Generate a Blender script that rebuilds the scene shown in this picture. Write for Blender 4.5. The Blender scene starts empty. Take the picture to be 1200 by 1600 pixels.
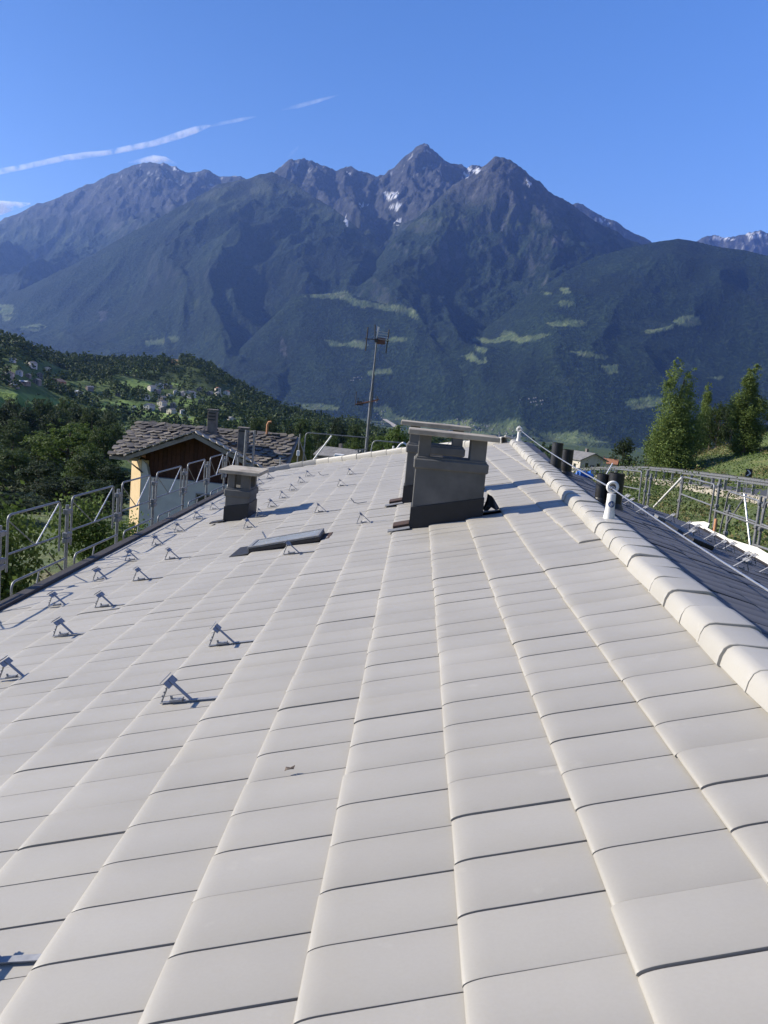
import bpy, math, random
import numpy as np
from mathutils import Matrix, Vector

random.seed(7); RNG = np.random.default_rng(11)
SC = bpy.context.scene
COL = SC.collection

# ------------------------------------------------------------------ camera
F_PX = 1339.0                                     # focal length in pixels of the 1200x1600 photograph
_c = np.array([55., -180., F_PX]); _c /= np.linalg.norm(_c)
_r = math.radians(5.0)
_u = np.array([math.sin(_r), -math.cos(_r), 0.]); _u[2] = -(_u @ _c) / _c[2]; _u /= np.linalg.norm(_u)
_x = np.cross(_c, _u)
if _x[0] < 0: _x = -_x
CM = np.stack([_x, _c, _u])                       # world = CM @ camera(x right, y down, z forward)
cam = bpy.data.cameras.new('camera'); cam_o = bpy.data.objects.new('camera', cam); COL.objects.link(cam_o)
cam.sensor_fit = 'VERTICAL'; cam.sensor_height = 24.0; cam.sensor_width = 18.0
cam.lens = F_PX / 1600 * 24.0
cam.clip_start = 0.05; cam.clip_end = 90000
cam_o.matrix_world = Matrix((
    (CM[0, 0], -CM[0, 1], -CM[0, 2], 0), (CM[1, 0], -CM[1, 1], -CM[1, 2], 0),
    (CM[2, 0], -CM[2, 1], -CM[2, 2], 0), (0, 0, 0, 1)))
SC.camera = cam_o

# ------------------------------------------------------------------ sun, sky, exposure
L_DIR = np.array([0.85, -0.14, -0.50]); L_DIR /= np.linalg.norm(L_DIR)     # way the sunlight travels
SUN_EL = math.asin(-L_DIR[2]); SUN_AZ = math.atan2(-L_DIR[0], -L_DIR[1])   # from +Y towards +X
world = bpy.data.worlds.new('World'); SC.world = world; world.use_nodes = True
wn, wl = world.node_tree.nodes, world.node_tree.links
sky = wn.new('ShaderNodeTexSky'); sky.sky_type = 'NISHITA'; sky.sun_disc = False
sky.sun_elevation = SUN_EL; sky.sun_rotation = -SUN_AZ
sky.altitude = 900; sky.air_density = 1.0; sky.dust_density = 0.6; sky.ozone_density = 3.0
hsv = wn.new('ShaderNodeHueSaturation'); hsv.inputs['Saturation'].default_value = 1.25         # whole sky, evenly
tint = wn.new('ShaderNodeMix'); tint.data_type = 'RGBA'; tint.blend_type = 'MULTIPLY'; tint.inputs[0].default_value = 1.0; tint.inputs[7].default_value = (1.10, .95, 1.12, 1)
wl.new(sky.outputs[0], hsv.inputs['Color']); wl.new(hsv.outputs[0], tint.inputs[6]); wl.new(tint.outputs[2], wn['Background'].inputs[0]); wn['Background'].inputs[1].default_value = 0.09
sun = bpy.data.lights.new('sun', 'SUN'); sun.energy = 5.0; sun.angle = math.radians(0.53); sun.color = (1.0, 0.935, 0.82)
sun_o = bpy.data.objects.new('sun', sun); COL.objects.link(sun_o)
sun_o.rotation_euler = Vector(L_DIR).to_track_quat('-Z', 'Y').to_euler()
SC.view_settings.view_transform = 'Standard'; SC.view_settings.look = 'None'
SC.view_settings.exposure = 0.85; SC.view_settings.gamma = 1.0; SC.view_settings.use_curve_mapping = False
SC.cycles.max_bounces = 5; SC.cycles.volume_bounces = 2; SC.cycles.transparent_max_bounces = 16

# ------------------------------------------------------------------ measuring helpers
def ray(px, py):
    return CM @ np.array([(px - 600) / F_PX, (py - 800) / F_PX, 1.])
def at_y(px, py, y):
    r = ray(px, py); return r * (y / r[1])
def at_x(px, py, x):
    r = ray(px, py); return r * (x / r[0])
def project(P):
    q = np.asarray(P, float) @ CM
    return 600 + F_PX * q[..., 0] / q[..., 2], 800 + F_PX * q[..., 1] / q[..., 2]

# ------------------------------------------------------------------ object helpers
def tag(o, label=None, cat=None, group=None, kind=None):
    if label: o['label'] = label
    if cat: o['category'] = cat
    if group: o['group'] = group
    if kind: o['kind'] = kind
    return o
def empty(name, loc=(0, 0, 0), rz=0.0, **k):
    o = bpy.data.objects.new(name, None); COL.objects.link(o); o.empty_display_size = 0.2
    o.location = Vector([float(v) for v in loc]); o.rotation_euler = (0, 0, rz); return tag(o, **k)
def link(name, me, parent=None, mat=None):
    o = bpy.data.objects.new(name, me); COL.objects.link(o)
    if mat is not None and not me.materials: me.materials.append(mat)
    if parent is not None: o.parent = parent
    return o
def copy_tree(o, parent=None):
    c = o.copy(); COL.objects.link(c)
    if parent is not None: c.parent = parent
    for ch in o.children: copy_tree(ch, c)
    return c
def np_mesh(name, v, f, mat=None, smooth=False):
    """v (n,3) and f (m,4) or (m,3) arrays -> mesh"""
    v = np.asarray(v, np.float32); f = np.asarray(f, np.int32); k = f.shape[1]
    me = bpy.data.meshes.new(name)
    me.vertices.add(len(v)); me.vertices.foreach_set('co', v.ravel())
    me.loops.add(f.size); me.loops.foreach_set('vertex_index', f.ravel())
    me.polygons.add(len(f)); me.polygons.foreach_set('loop_start', np.arange(0, f.size, k, dtype=np.int32))
    me.polygons.foreach_set('loop_total', np.full(len(f), k, np.int32))
    me.polygons.foreach_set('use_smooth', np.full(len(f), smooth, bool))
    me.update(calc_edges=True)
    if mat is not None: me.materials.append(mat)
    return me

class MB:
    """collects shapes, then links them as one mesh object"""
    def __init__(s): s.v = []; s.f = []; s.sm = []
    def add(s, vs, fs, smooth=False):
        n = len(s.v); s.v += [tuple(float(c) for c in p) for p in vs]
        for q in fs: s.f.append([n + i for i in q]); s.sm.append(smooth)
        return s
    def box(s, c, size, R=None, taper=(1, 1)):
        sx, sy, sz = [d / 2 for d in size]; pts = []
        for z in (-1, 1):
            tx, ty = (taper if z > 0 else (1, 1))
            for x, y in ((-1, -1), (1, -1), (1, 1), (-1, 1)):
                p = np.array([x * sx * tx, y * sy * ty, z * sz])
                if R is not None: p = R @ p
                pts.append(p + np.asarray(c, float))
        return s.add(pts, [(0, 3, 2, 1), (4, 5, 6, 7), (0, 1, 5, 4), (1, 2, 6, 5), (2, 3, 7, 6), (3, 0, 4, 7)])
    def tube(s, pts, r, n=8, caps=True, r2=None):
        pts = [np.asarray(p, float) for p in pts]; m = len(pts); vs = []; ref = None
        for i, p in enumerate(pts):
            d = pts[min(i + 1, m - 1)] - pts[max(i - 1, 0)]; d /= (np.linalg.norm(d) + 1e-9)
            if ref is None:
                ref = np.array([0, 0, 1.]) if abs(d[2]) < .9 else np.array([1., 0, 0])
            a = np.cross(d, ref); a /= (np.linalg.norm(a) + 1e-9); b = np.cross(d, a); ref = np.cross(a, d)
            rr = r if r2 is None else r + (r2 - r) * i / (m - 1)
            if isinstance(r, (list, tuple)): rr = r[i]
            for k in range(n):
                t = 2 * math.pi * k / n; vs.append(p + rr * (math.cos(t) * a + math.sin(t) * b))
        fs = [(i * n + k, i * n + (k + 1) % n, (i + 1) * n + (k + 1) % n, (i + 1) * n + k) for i in range(m - 1) for k in range(n)]
        s.add(vs, fs, True)
        if caps: s.add(vs[:n], [tuple(range(n))[::-1]]); s.add(vs[-n:], [tuple(range(n))])
        return s
    def prism(s, poly, vec):
        """planar polygon pushed along vec"""
        n = len(poly); a = [np.asarray(p, float) for p in poly]; b = [p + np.asarray(vec, float) for p in a]
        return s.add(a + b, [tuple(range(n))[::-1], tuple(range(n, 2 * n))] + [(i, (i + 1) % n, n + (i + 1) % n, n + i) for i in range(n)])
    def build(s, name, mat, parent=None, bevel=0.0):
        me = bpy.data.meshes.new(name); me.from_pydata(s.v, [], s.f); me.update()
        me.polygons.foreach_set('use_smooth', np.array(s.sm, bool))
        import bmesh
        bm = bmesh.new(); bm.from_mesh(me)
        bmesh.ops.recalc_face_normals(bm, faces=bm.faces[:])
        if bevel > 0: bmesh.ops.bevel(bm, geom=bm.edges[:], offset=bevel, segments=1, affect='EDGES', profile=.7)
        bm.to_mesh(me); bm.free()
        me.materials.append(mat)
        return link(name, me, parent)

def arc(c, r, a0, a1, ax, ay, n=6):
    return [np.asarray(c, float) + r * (math.cos(a0 + (a1 - a0) * i / n) * np.asarray(ax) + math.sin(a0 + (a1 - a0) * i / n) * np.asarray(ay)) for i in range(n + 1)]

# ------------------------------------------------------------------ noise (for terrain relief)
_perm = RNG.permutation(4096); _grad = RNG.normal(size=(4096, 2)); _grad /= np.linalg.norm(_grad, axis=1)[:, None]
def perlin(x, y):
    xi = np.floor(x).astype(np.int64); yi = np.floor(y).astype(np.int64); xf = x - xi; yf = y - yi
    def g(i, j, dx, dy):
        h = _perm[(_perm[(xi + i) & 4095] + yi + j) & 4095]; return _grad[h, 0] * dx + _grad[h, 1] * dy
    u = xf * xf * xf * (xf * (xf * 6 - 15) + 10); w = yf * yf * yf * (yf * (yf * 6 - 15) + 10)
    a = g(0, 0, xf, yf); b = g(1, 0, xf - 1, yf); c = g(0, 1, xf, yf - 1); d = g(1, 1, xf - 1, yf - 1)
    return ((a + (b - a) * u) + ((c + (d - c) * u) - (a + (b - a) * u)) * w) * 1.5
def fbm(x, y, n=4, gain=.5):
    o = 0; a = 1; k = 1
    for i in range(n): o = o + a * perlin(x * k + 17.3 * i, y * k + 5.1 * i); a *= gain; k *= 2.03
    return o
def ridged(x, y, n=5, gain=.55):
    o = 0; a = 1; k = 1; w = 1
    for i in range(n):
        r = (1 - np.abs(perlin(x * k + 31.7 * i, y * k + 3.3 * i))); r = r * r * w; o = o + a * r; w = np.clip(r * 1.6, 0, 1); a *= gain; k *= 2.07
    return o
def sstep(a, b, x):
    t = np.clip((x - a) / (b - a), 0, 1); return t * t * (3 - 2 * t)

# ------------------------------------------------------------------ materials
def new_mat(name):
    m = bpy.data.materials.new(name); m.use_nodes = True; return m, m.node_tree.nodes, m.node_tree.links
def ramp(n, stops):
    r = n.new('ShaderNodeValToRGB'); e = r.color_ramp.elements
    e[0].position, e[0].color = stops[0][0], (*stops[0][1], 1); e[1].position, e[1].color = stops[-1][0], (*stops[-1][1], 1)
    for p, c in stops[1:-1]:
        k = e.new(p); k.color = (*c, 1)
    return r
def noise_node(n, l, scale, detail=4, rough=.55, co='Object'):
    t = n.new('ShaderNodeTexCoord'); x = n.new('ShaderNodeTexNoise'); x.inputs['Scale'].default_value = scale
    x.inputs['Detail'].default_value = detail; x.inputs['Roughness'].default_value = rough
    l.new(t.outputs[co], x.inputs['Vector']); return x
def mixc(n, l, fac, a, b, mode='MIX'):
    x = n.new('ShaderNodeMix'); x.data_type = 'RGBA'; x.blend_type = mode
    for s, v in ((0, fac), (6, a), (7, b)):
        if isinstance(v, (int, float)): x.inputs[s].default_value = v
        elif isinstance(v, tuple): x.inputs[s].default_value = (*v, 1)
        else: l.new(v, x.inputs[s])
    return x.outputs[2]
def bump(n, l, h, strength, dist, bsdf):
    b = n.new('ShaderNodeBump'); b.inputs['Strength'].default_value = strength; b.inputs['Distance'].default_value = dist
    l.new(h, b.inputs['Height']); l.new(b.outputs[0], bsdf.inputs['Normal']); return b
def simple(name, c1, c2, scale=8, rough=.7, metal=0., bmp=.2, bd=.01, spec=.5, vary=0.0, scale2=None, c3=None):
    m, n, l = new_mat(name); B = n['Principled BSDF']
    x = noise_node(n, l, scale); r = ramp(n, [(.3, c1), (.7, c2)]); l.new(x.outputs[0], r.inputs[0]); c = r.outputs[0]
    if c3 is not None:
        y = noise_node(n, l, scale2 or scale / 6, 5); rr = ramp(n, [(.48, (0, 0, 0)), (.66, (1, 1, 1))]); l.new(y.outputs[0], rr.inputs[0])
        c = mixc(n, l, rr.outputs[0], c, c3)
    if vary:
        oi = n.new('ShaderNodeObjectInfo'); mr = n.new('ShaderNodeMapRange'); mr.inputs[3].default_value = 1 - vary; mr.inputs[4].default_value = 1 + vary
        l.new(oi.outputs['Random'], mr.inputs[0]); hs = n.new('ShaderNodeHueSaturation'); l.new(mr.outputs[0], hs.inputs['Value']); l.new(c, hs.inputs['Color']); c = hs.outputs[0]
    l.new(c, B.inputs['Base Color']); B.inputs['Roughness'].default_value = rough; B.inputs['Metallic'].default_value = metal
    B.inputs['Specular IOR Level'].default_value = spec
    z = noise_node(n, l, scale * 3, 6); bump(n, l, z.outputs[0], bmp, bd, B)
    return m

def tile_material(name, base, rough=.5):
    m, n, l = new_mat(name); B = n['Principled BSDF']
    geo = n.new('ShaderNodeNewGeometry')
    def pn(scale, detail, vec=None):
        x = n.new('ShaderNodeTexNoise'); x.inputs['Scale'].default_value = scale; x.inputs['Detail'].default_value = detail
        l.new(vec or geo.outputs['Position'], x.inputs['Vector']); return x
    b = np.array(base)
    big = pn(1.3, 3); r = ramp(n, [(.3, tuple(b * .93)), (.7, tuple(b * 1.06))]); l.new(big.outputs[0], r.inputs[0]); c = r.outputs[0]
    # every tile has its own shade: the object's random number, or the tint stored on the joined tiles
    oi = n.new('ShaderNodeObjectInfo'); at = n.new('ShaderNodeAttribute'); at.attribute_name = 'tint'
    ad = n.new('ShaderNodeMath'); ad.operation = 'ADD'; l.new(oi.outputs['Random'], ad.inputs[0]); l.new(at.outputs['Fac'], ad.inputs[1])
    fr = n.new('ShaderNodeMath'); fr.operation = 'FRACT'; l.new(ad.outputs[0], fr.inputs[0])
    tr = ramp(n, [(0, (.965, .962, .955)), (.55, (1, 1, 1)), (1, (1.02, 1.018, 1.01))]); l.new(fr.outputs[0], tr.inputs[0])
    c = mixc(n, l, 1.0, c, tr.outputs[0], 'MULTIPLY')
    sp = pn(90, 2); sr = ramp(n, [(.35, (.985, .985, .985)), (.65, (1.01, 1.01, 1.01))]); l.new(sp.outputs[0], sr.inputs[0])
    c = mixc(n, l, 1.0, c, sr.outputs[0], 'MULTIPLY')
    # pale scuffs and a little yellowish dust
    sc = pn(5.5, 8); scr = ramp(n, [(.66, (0, 0, 0)), (.8, (.5, .5, .5))]); l.new(sc.outputs[0], scr.inputs[0])
    c = mixc(n, l, scr.outputs[0], c, tuple(np.minimum(b * 1.3, .8)))
    du = pn(2.1, 6); dr = ramp(n, [(.58, (0, 0, 0)), (.75, (.25, .25, .25))]); l.new(du.outputs[0], dr.inputs[0])
    c = mixc(n, l, dr.outputs[0], c, tuple(b * np.array([1.0, .95, .82])))
    l.new(c, B.inputs['Base Color']); B.inputs['Roughness'].default_value = rough; B.inputs['Specular IOR Level'].default_value = .35
    h = pn(140, 3); h2 = pn(9, 4)
    am = n.new('ShaderNodeMath'); am.operation = 'MULTIPLY_ADD'; am.inputs[1].default_value = 6.0
    l.new(h2.outputs[0], am.inputs[0]); l.new(h.outputs[0], am.inputs[2])
    bump(n, l, am.outputs[0], .12, .0012, B)
    return m

M = {}
M['tile'] = tile_material('pale_tile', (.325, .304, .266))
M['tile_dark'] = tile_material('dark_tile', (.10, .10, .11), .75)
M['ridge'] = tile_material('pale_ridge', (.365, .345, .305))
M['underlay'] = simple('underlay', (.035, .02, .015), (.06, .03, .022), 20, .9)
M['concrete'] = simple('concrete', (.105, .103, .098), (.145, .14, .132), 5, .9, 0, .25, .002, .3, 0, 1.2, (.085, .083, .078))
M['cap_top'] = simple('cap_concrete', (.32, .285, .23), (.42, .375, .305), 6, .9, 0, .5, .004, .3, 0, 2.0, (.19, .165, .135))
M['flashing'] = simple('flashing', (.008, .008, .010), (.014, .014, .017), 6, .6, 0, .3, .01)
M['lead'] = simple('lead_apron', (.16, .16, .165), (.24, .24, .24), 14, .6, .3, .6, .006)
M['galv'] = simple('galvanised', (.42, .43, .45), (.58, .59, .60), 30, .42, .85, .15, .001)
M['galv_dull'] = simple('scaffold_steel', (.15, .154, .16), (.24, .244, .25), 12, .5, .4, .3, .002, .5, .08)
M['zinc'] = simple('bracket_steel', (.22, .222, .23), (.30, .302, .31), 40, .55, .15, .1, .001, .3)
M['dark_metal'] = simple('dark_metal', (.03, .028, .03), (.05, .045, .045), 20, .5, .3)
M['black'] = simple('black_pipe', (.012, .012, .014), (.022, .022, .024), 15, .45)
M['gutter'] = simple('gutter', (.02, .016, .015), (.03, .024, .022), 6, .7, .0)
M['plaster'] = simple('plaster', (.50, .48, .44), (.6, .58, .53), 3, .9)
M['yellow'] = simple('yellow_plaster', (.50, .36, .19), (.58, .43, .24), 2.5, .9, 0, .3, .01)
M['white_wall'] = simple('white_plaster', (.44, .41, .39), (.54, .51, .48), 2, .9)
M['timber'] = simple('dark_timber', (.045, .018, .012), (.075, .03, .02), 6, .8, 0, .4, .01, .3, .25)
M['fascia'] = simple('grey_timber', (.20, .17, .15), (.29, .25, .22), 8, .8)
M['stone'] = simple('stone_slab', (.085, .076, .074), (.16, .145, .138), 3.0, .85, 0, .8, .02, .3, .33, 1.1, (.2, .17, .12))
M['stone_chim'] = simple('old_render', (.14, .12, .105), (.22, .19, .17), 5, .95, 0, .8, .02)
M['white'] = simple('white_paint', (.66, .64, .6), (.76, .74, .7), 20, .5)
M['sheet'] = simple('white_sheet', (.55, .53, .49), (.68, .66, .62), 3, .8, 0, .4, .03)
M['blue'] = simple('blue_plastic', (.02, .11, .42), (.03, .16, .55), 6, .45, 0, .5, .03)
M['sticker'] = simple('blue_sticker', (.02, .05, .16), (.03, .07, .2), 20, .5)
M['orange'] = simple('orange_wood', (.38, .17, .07), (.46, .22, .1), 20, .7)
M['wood'] = simple('pale_wood', (.42, .36, .28), (.52, .45, .35), 14, .8)
M['rust'] = simple('rusty', (.11, .06, .048), (.17, .09, .07), 12, .8, .3)
M['window'] = simple('window_dark', (.015, .017, .02), (.025, .027, .03), 5, .15)
M['asphalt'] = simple('asphalt', (.045, .046, .05), (.065, .066, .07), 3, .9)
M['line'] = simple('road_paint', (.6, .6, .58), (.72, .72, .7), 10, .7)
M['bark'] = simple('bark', (.07, .055, .04), (.13, .1, .08), 6, .95, 0, .8, .03)
m, n, l = new_mat('glass'); B = n['Principled BSDF']; B.inputs['Base Color'].default_value = (.14, .17, .20, 1); B.inputs['Roughness'].default_value = .25; B.inputs['Specular IOR Level'].default_value = .8; M['glass'] = m
x = noise_node(n, l, 6, 5); r = ramp(n, [(.3, (.22, .24, .25)), (.7, (.32, .33, .33))]); l.new(x.outputs[0], r.inputs[0]); l.new(r.outputs[0], B.inputs['Base Color'])

def leaf_mat(name, c1, c2, trans=.3, rough=.55):
    m, n, l = new_mat(name); B = n['Principled BSDF']; out = n['Material Output']
    geo = n.new('ShaderNodeNewGeometry')
    x = n.new('ShaderNodeTexNoise'); x.inputs['Scale'].default_value = .9; x.inputs['Detail'].default_value = 3; l.new(geo.outputs['Position'], x.inputs['Vector'])
    ri = n.new('ShaderNodeMath'); ri.operation = 'MULTIPLY_ADD'; ri.inputs[1].default_value = .55
    l.new(geo.outputs['Random Per Island'], ri.inputs[0]); l.new(x.outputs[0], ri.inputs[2])
    r = ramp(n, [(.35, c1), (1.0, c2)]); l.new(ri.outputs[0], r.inputs[0])
    oi = n.new('ShaderNodeObjectInfo'); mr = n.new('ShaderNodeMapRange'); mr.inputs[3].default_value = .8; mr.inputs[4].default_value = 1.2
    l.new(oi.outputs['Random'], mr.inputs[0]); hs = n.new('ShaderNodeHueSaturation'); l.new(mr.outputs[0], hs.inputs['Value']); l.new(r.outputs[0], hs.inputs['Color'])
    l.new(hs.outputs[0], B.inputs['Base Color']); B.inputs['Roughness'].default_value = rough; B.inputs['Specular IOR Level'].default_value = .12
    t = n.new('ShaderNodeBsdfTranslucent'); l.new(hs.outputs[0], t.inputs[0]); mx = n.new('ShaderNodeMixShader'); mx.inputs[0].default_value = trans
    l.new(B.outputs[0], mx.inputs[1]); l.new(t.outputs[0], mx.inputs[2]); l.new(mx.outputs[0], out.inputs[0]); return m
M['leaf_bright'] = leaf_mat('leaf_bright', (.04, .072, .014), (.12, .17, .04), .35)
M['leaf_mid'] = leaf_mat('leaf_mid', (.026, .046, .013), (.075, .105, .03), .3)
M['leaf_dark'] = leaf_mat('leaf_dark', (.018, .032, .014), (.05, .07, .026), .25)
M['leaf_poplar'] = leaf_mat('leaf_poplar', (.06, .10, .024), (.20, .26, .075), .4, .5)
M['needle'] = leaf_mat('needle', (.01, .02, .011), (.028, .042, .022), .1)
M['dry'] = leaf_mat('dry_grass', (.12, .10, .04), (.26, .22, .10), .3)

# ================================================================== THE ROOF
PITCH = math.radians(15); H_ROOF = 1.5; PITCH_R = math.radians(17)
S_V = np.array([math.cos(PITCH), 0, math.sin(PITCH)]); N_V = np.array([-math.sin(PITCH), 0, math.cos(PITCH)]); Y_V = np.array([0, 1., 0])
CO, TW = .44, .29                                   # course spacing up the slope, tile width along the eave
def flare(s, y): return s * (1 + .0042 * max(0., y - 9)) if s < 0 else s
def roof(s, y, n=0.):
    return -H_ROOF * N_V + flare(s, y) * S_V + y * Y_V + n * N_V
def cap_left(y): return 1.2 + .0459 * (y - 3.5)
def axis_s(y): return cap_left(y) + .15
EAVE_S = -5.0
R0 = roof(axis_s(0), 0); RD = roof(axis_s(10), 10) - R0; RD /= np.linalg.norm(RD)       # ridge origin, direction
DN = np.array([math.cos(PITCH_R), 0, -math.sin(PITCH_R)]); DN -= RD * (DN @ RD); DN /= np.linalg.norm(DN)
NR = np.cross(DN, RD);  NR = NR if NR[2] > 0 else -NR
def rroof(t, y, n=0.):                              # t metres down the right slope from the ridge
    return R0 + RD * y + DN * t + NR * n
def unproj(px, py, P0, N):
    r = ray(px, py); return r * ((N @ P0) / (N @ r))
def on_left(px, py):
    P = unproj(px, py, -H_ROOF * N_V, N_V); return P @ S_V, P[1]
def on_right(px, py):
    P = unproj(px, py, R0, NR); q = P - R0; return q @ DN, q @ RD
VERGE = [(-5.6, 26.9), (-4.6, 27.2), (-3.4, 27.0), (-2.3, 26.1), (-1.3, 25.5), (-.54, 25.0), (.5, 23.7), (1.5, 22.4), (2.2, 21.6)]
def verge_y(s): return float(np.interp(s, [v[0] for v in VERGE], [v[1] for v in VERGE]))
def verge_yr(t): return float(np.interp(t, [0, .5, .9, 1.4, 2.2, 3.2], [21.8, 20.2, 18.6, 16.9, 15.9, 15.7]))
R_EAVE = 3.05

house = empty('house', roof(-1, 11, -5), label='large house under a half pale half dark tiled roof with grey chimneys, filling the foreground', cat='house')
def hp(mb, name, mat, bevel=0.0):                   # part of the house, world coordinates kept
    o = mb.build(name, mat, None, bevel); o.parent = house; o.matrix_parent_inverse = Matrix.Translation(-house.location); return o
def sub(mb, name, mat, parent, bevel=0.0):
    o = mb.build(name, mat, None, bevel); o.parent = parent; o.matrix_parent_inverse = (Matrix.Translation(house.location) @ Matrix.Translation(-house.location)); return o

# deck under the tiles, both slopes
mb = MB()
ss = [EAVE_S + .02] + [v[0] for v in VERGE if v[0] > -4.9]
pl = [roof(-4.98, -2.5, -.06), roof(axis_s(-2.5), -2.5, -.06)] + [roof(s, verge_y(s) - .06, -.06) for s in [axis_s(21.6)] + [v[0] for v in VERGE[::-1] if -4.9 < v[0] < 2.1] + [-4.55]]
n_ = len(pl); low = [p - np.array([0, 0, .12]) for p in pl]
mb.add(pl + low, [tuple(range(n_)), tuple(range(n_, 2 * n_))[::-1]] + [(i, (i + 1) % n_, n_ + (i + 1) % n_, n_ + i) for i in range(n_)])
hp(mb, 'roof_deck', M['underlay'])
mb = MB()
pl = [rroof(.02, -2.5, -.06), rroof(.02, verge_yr(0) - .1, -.06)] + [rroof(t, verge_yr(t) - .1, -.06) for t in (.5, .9, 1.4, 2.2, R_EAVE - .02)] + [rroof(R_EAVE - .02, -2.5, -.06)]
n_ = len(pl); low = [p - np.array([0, 0, .12]) for p in pl]
mb.add(pl + low, [tuple(range(n_)), tuple(range(n_, 2 * n_))[::-1]] + [(i, (i + 1) % n_, n_ + (i + 1) % n_, n_ + i) for i in range(n_)])
hp(mb, 'roof_deck', M['underlay'])

# one tile: x up the slope, y along the eave, z off the roof; rounded nose at x = 0
def tile_profile(L=.50):
    top = []
    f = lambda x: .003 - .026 * (x / CO)
    a, drop = .085, .0165
    for k in range(7):
        t = math.pi / 2 * k / 6
        x = a * (1 - math.cos(t)); top.append((x, f(x) - drop * (1 - math.sin(t)) ** 1.15))
    for x in (.23, .36, L): top.append((x, f(x)))
    bot = [(L, f(L) - .012), (.06, f(.06) - .022), (.012, f(0) - drop - .008), (.0, f(0) - drop - .005)]
    return top + bot
PROF = tile_profile(); NT = 10
def tile_geo(w=.2815, clampx=None, y0=None, y1=None):
    y0 = -w / 2 if y0 is None else y0; y1 = w / 2 if y1 is None else y1
    b = .0018; vs = []
    for yy, ins in ((y0, b), (y0 + b * 1.6, 0), (y1 - b * 1.6, 0), (y1, b)):
        for i, (x, z) in enumerate(PROF):
            x = min(x, clampx) if clampx is not None else x
            if clampx is not None and clampx > .5 and x > .45: x = clampx
            vs.append((x, yy + .13 * x, z - (ins if i < NT else 0)))
    m = len(PROF); fs = []
    for r in range(3):
        for i in range(m): fs.append((r * m + i, (r + 1) * m + i, (r + 1) * m + (i + 1) % m, r * m + (i + 1) % m))
    fs.append(tuple(range(m))); fs.append(tuple(range(3 * m, 4 * m))[::-1])
    return vs, fs
def mesh_py(name, vs, fs, mat, smooth=True, sharp=True):
    me = bpy.data.meshes.new(name); me.from_pydata([tuple(map(float, v)) for v in vs], [], fs); me.update()
    import bmesh
    bm = bmesh.new(); bm.from_mesh(me); bmesh.ops.recalc_face_normals(bm, faces=bm.faces[:]); bm.to_mesh(me); bm.free()
    me.polygons.foreach_set('use_smooth', np.full(len(me.polygons), smooth, bool))
    if sharp and hasattr(me, 'set_sharp_from_angle'): me.set_sharp_from_angle(angle=math.radians(38))
    me.materials.append(mat); return me
tile_me = mesh_py('roof_tile', *tile_geo(), M['tile'])

BL = Matrix(((S_V[0], Y_V[0], N_V[0]), (S_V[1], Y_V[1], N_V[1]), (S_V[2], Y_V[2], N_V[2])))
tiles = []                                          # (size in picture, matrix, clamp)
holes = [(-.46, .86, 10.12, 10.45), (-.5, .8, 12.68, 13.05), (-3.7, -3.28, 14.4, 15.1), (-2.28, -1.55, 10.3, 10.85)]
for k in range(-11, 5):
    s0 = -.145 + CO * k
    jit = random.uniform(-.05, .05)
    for j in range(-8, 96):
        y = TW * (j + .5) + jit
        ay = axis_s(y)
        if k == 3 and ay - s0 < .36: continue
        if k > 3 and ay - s0 < .2: continue
        if y > verge_y(s0) - .1: continue
        clampx = None
        if ay - s0 < .52 or (k == 2 and ay - TW - s0 - CO < .37): clampx = max(.12, ay - s0 - .03)
        if any(a < s0 + .2 < b and c < y < d for a, b, c, d in holes): continue
        big = random.random() < .14
        dn = random.gauss(0, .0011) + (random.uniform(.0015, .005) if big else 0)
        P = roof(s0 + random.gauss(0, .0022), y, dn)
        yaw = .0042 * s0 if (y > 9 and s0 < 0) else 0
        Rm = BL @ Matrix.Rotation(yaw + random.gauss(0, .002), 3, 'Z') @ Matrix.Rotation(random.gauss(0, .004), 3, 'X') @ Matrix.Rotation(random.gauss(0, .002), 3, 'Y')
        Mx = Matrix.Translation([float(v) for v in P]) @ Rm.to_4x4()
        c = roof(s0 + .2, y); px, py = project(c)
        vis = 1e-3
        if -70 < px < 1270 and py < 1720 and c[1] > .8: vis = 1 / (c @ c) ** 1.5
        tiles.append((vis, Mx, clampx))
tiles.sort(key=lambda t: -t[0])
for vis, Mx, cl in tiles[:300]:
    me = tile_me if cl is None else mesh_py('roof_tile', *tile_geo(clampx=cl), M['tile'])
    o = bpy.data.objects.new('roof_tile', me); COL.objects.link(o); o.parent = house
    o.matrix_parent_inverse = Matrix.Translation(-house.location); o.matrix_world = Mx; o.matrix_basis = Mx
def join_tiles(name, lst, mat, mir=False):
    V, Fq, sm, tint = [], [], [], []
    for vis, Mx, cl in lst:
        vs, fs = tile_geo(clampx=cl); b = len(V); A = np.array(Mx); vv = np.array(vs) @ A[:3, :3].T + A[:3, 3]
        V += vv.tolist(); tt = random.random()
        for f in fs: Fq.append([b + i for i in f]); tint.append(tt)
    me = mesh_py(name, V, Fq, mat)
    a = me.attributes.new('tint', 'FLOAT', 'FACE'); a.data.foreach_set('value', np.array(tint, np.float32))
    o = link(name, me); o.parent = house; o.matrix_parent_inverse = Matrix.Translation(-house.location)
    o['kind'] = 'stuff'; return o
join_tiles('roof_tiles', tiles[300:], M['tile'])

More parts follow.
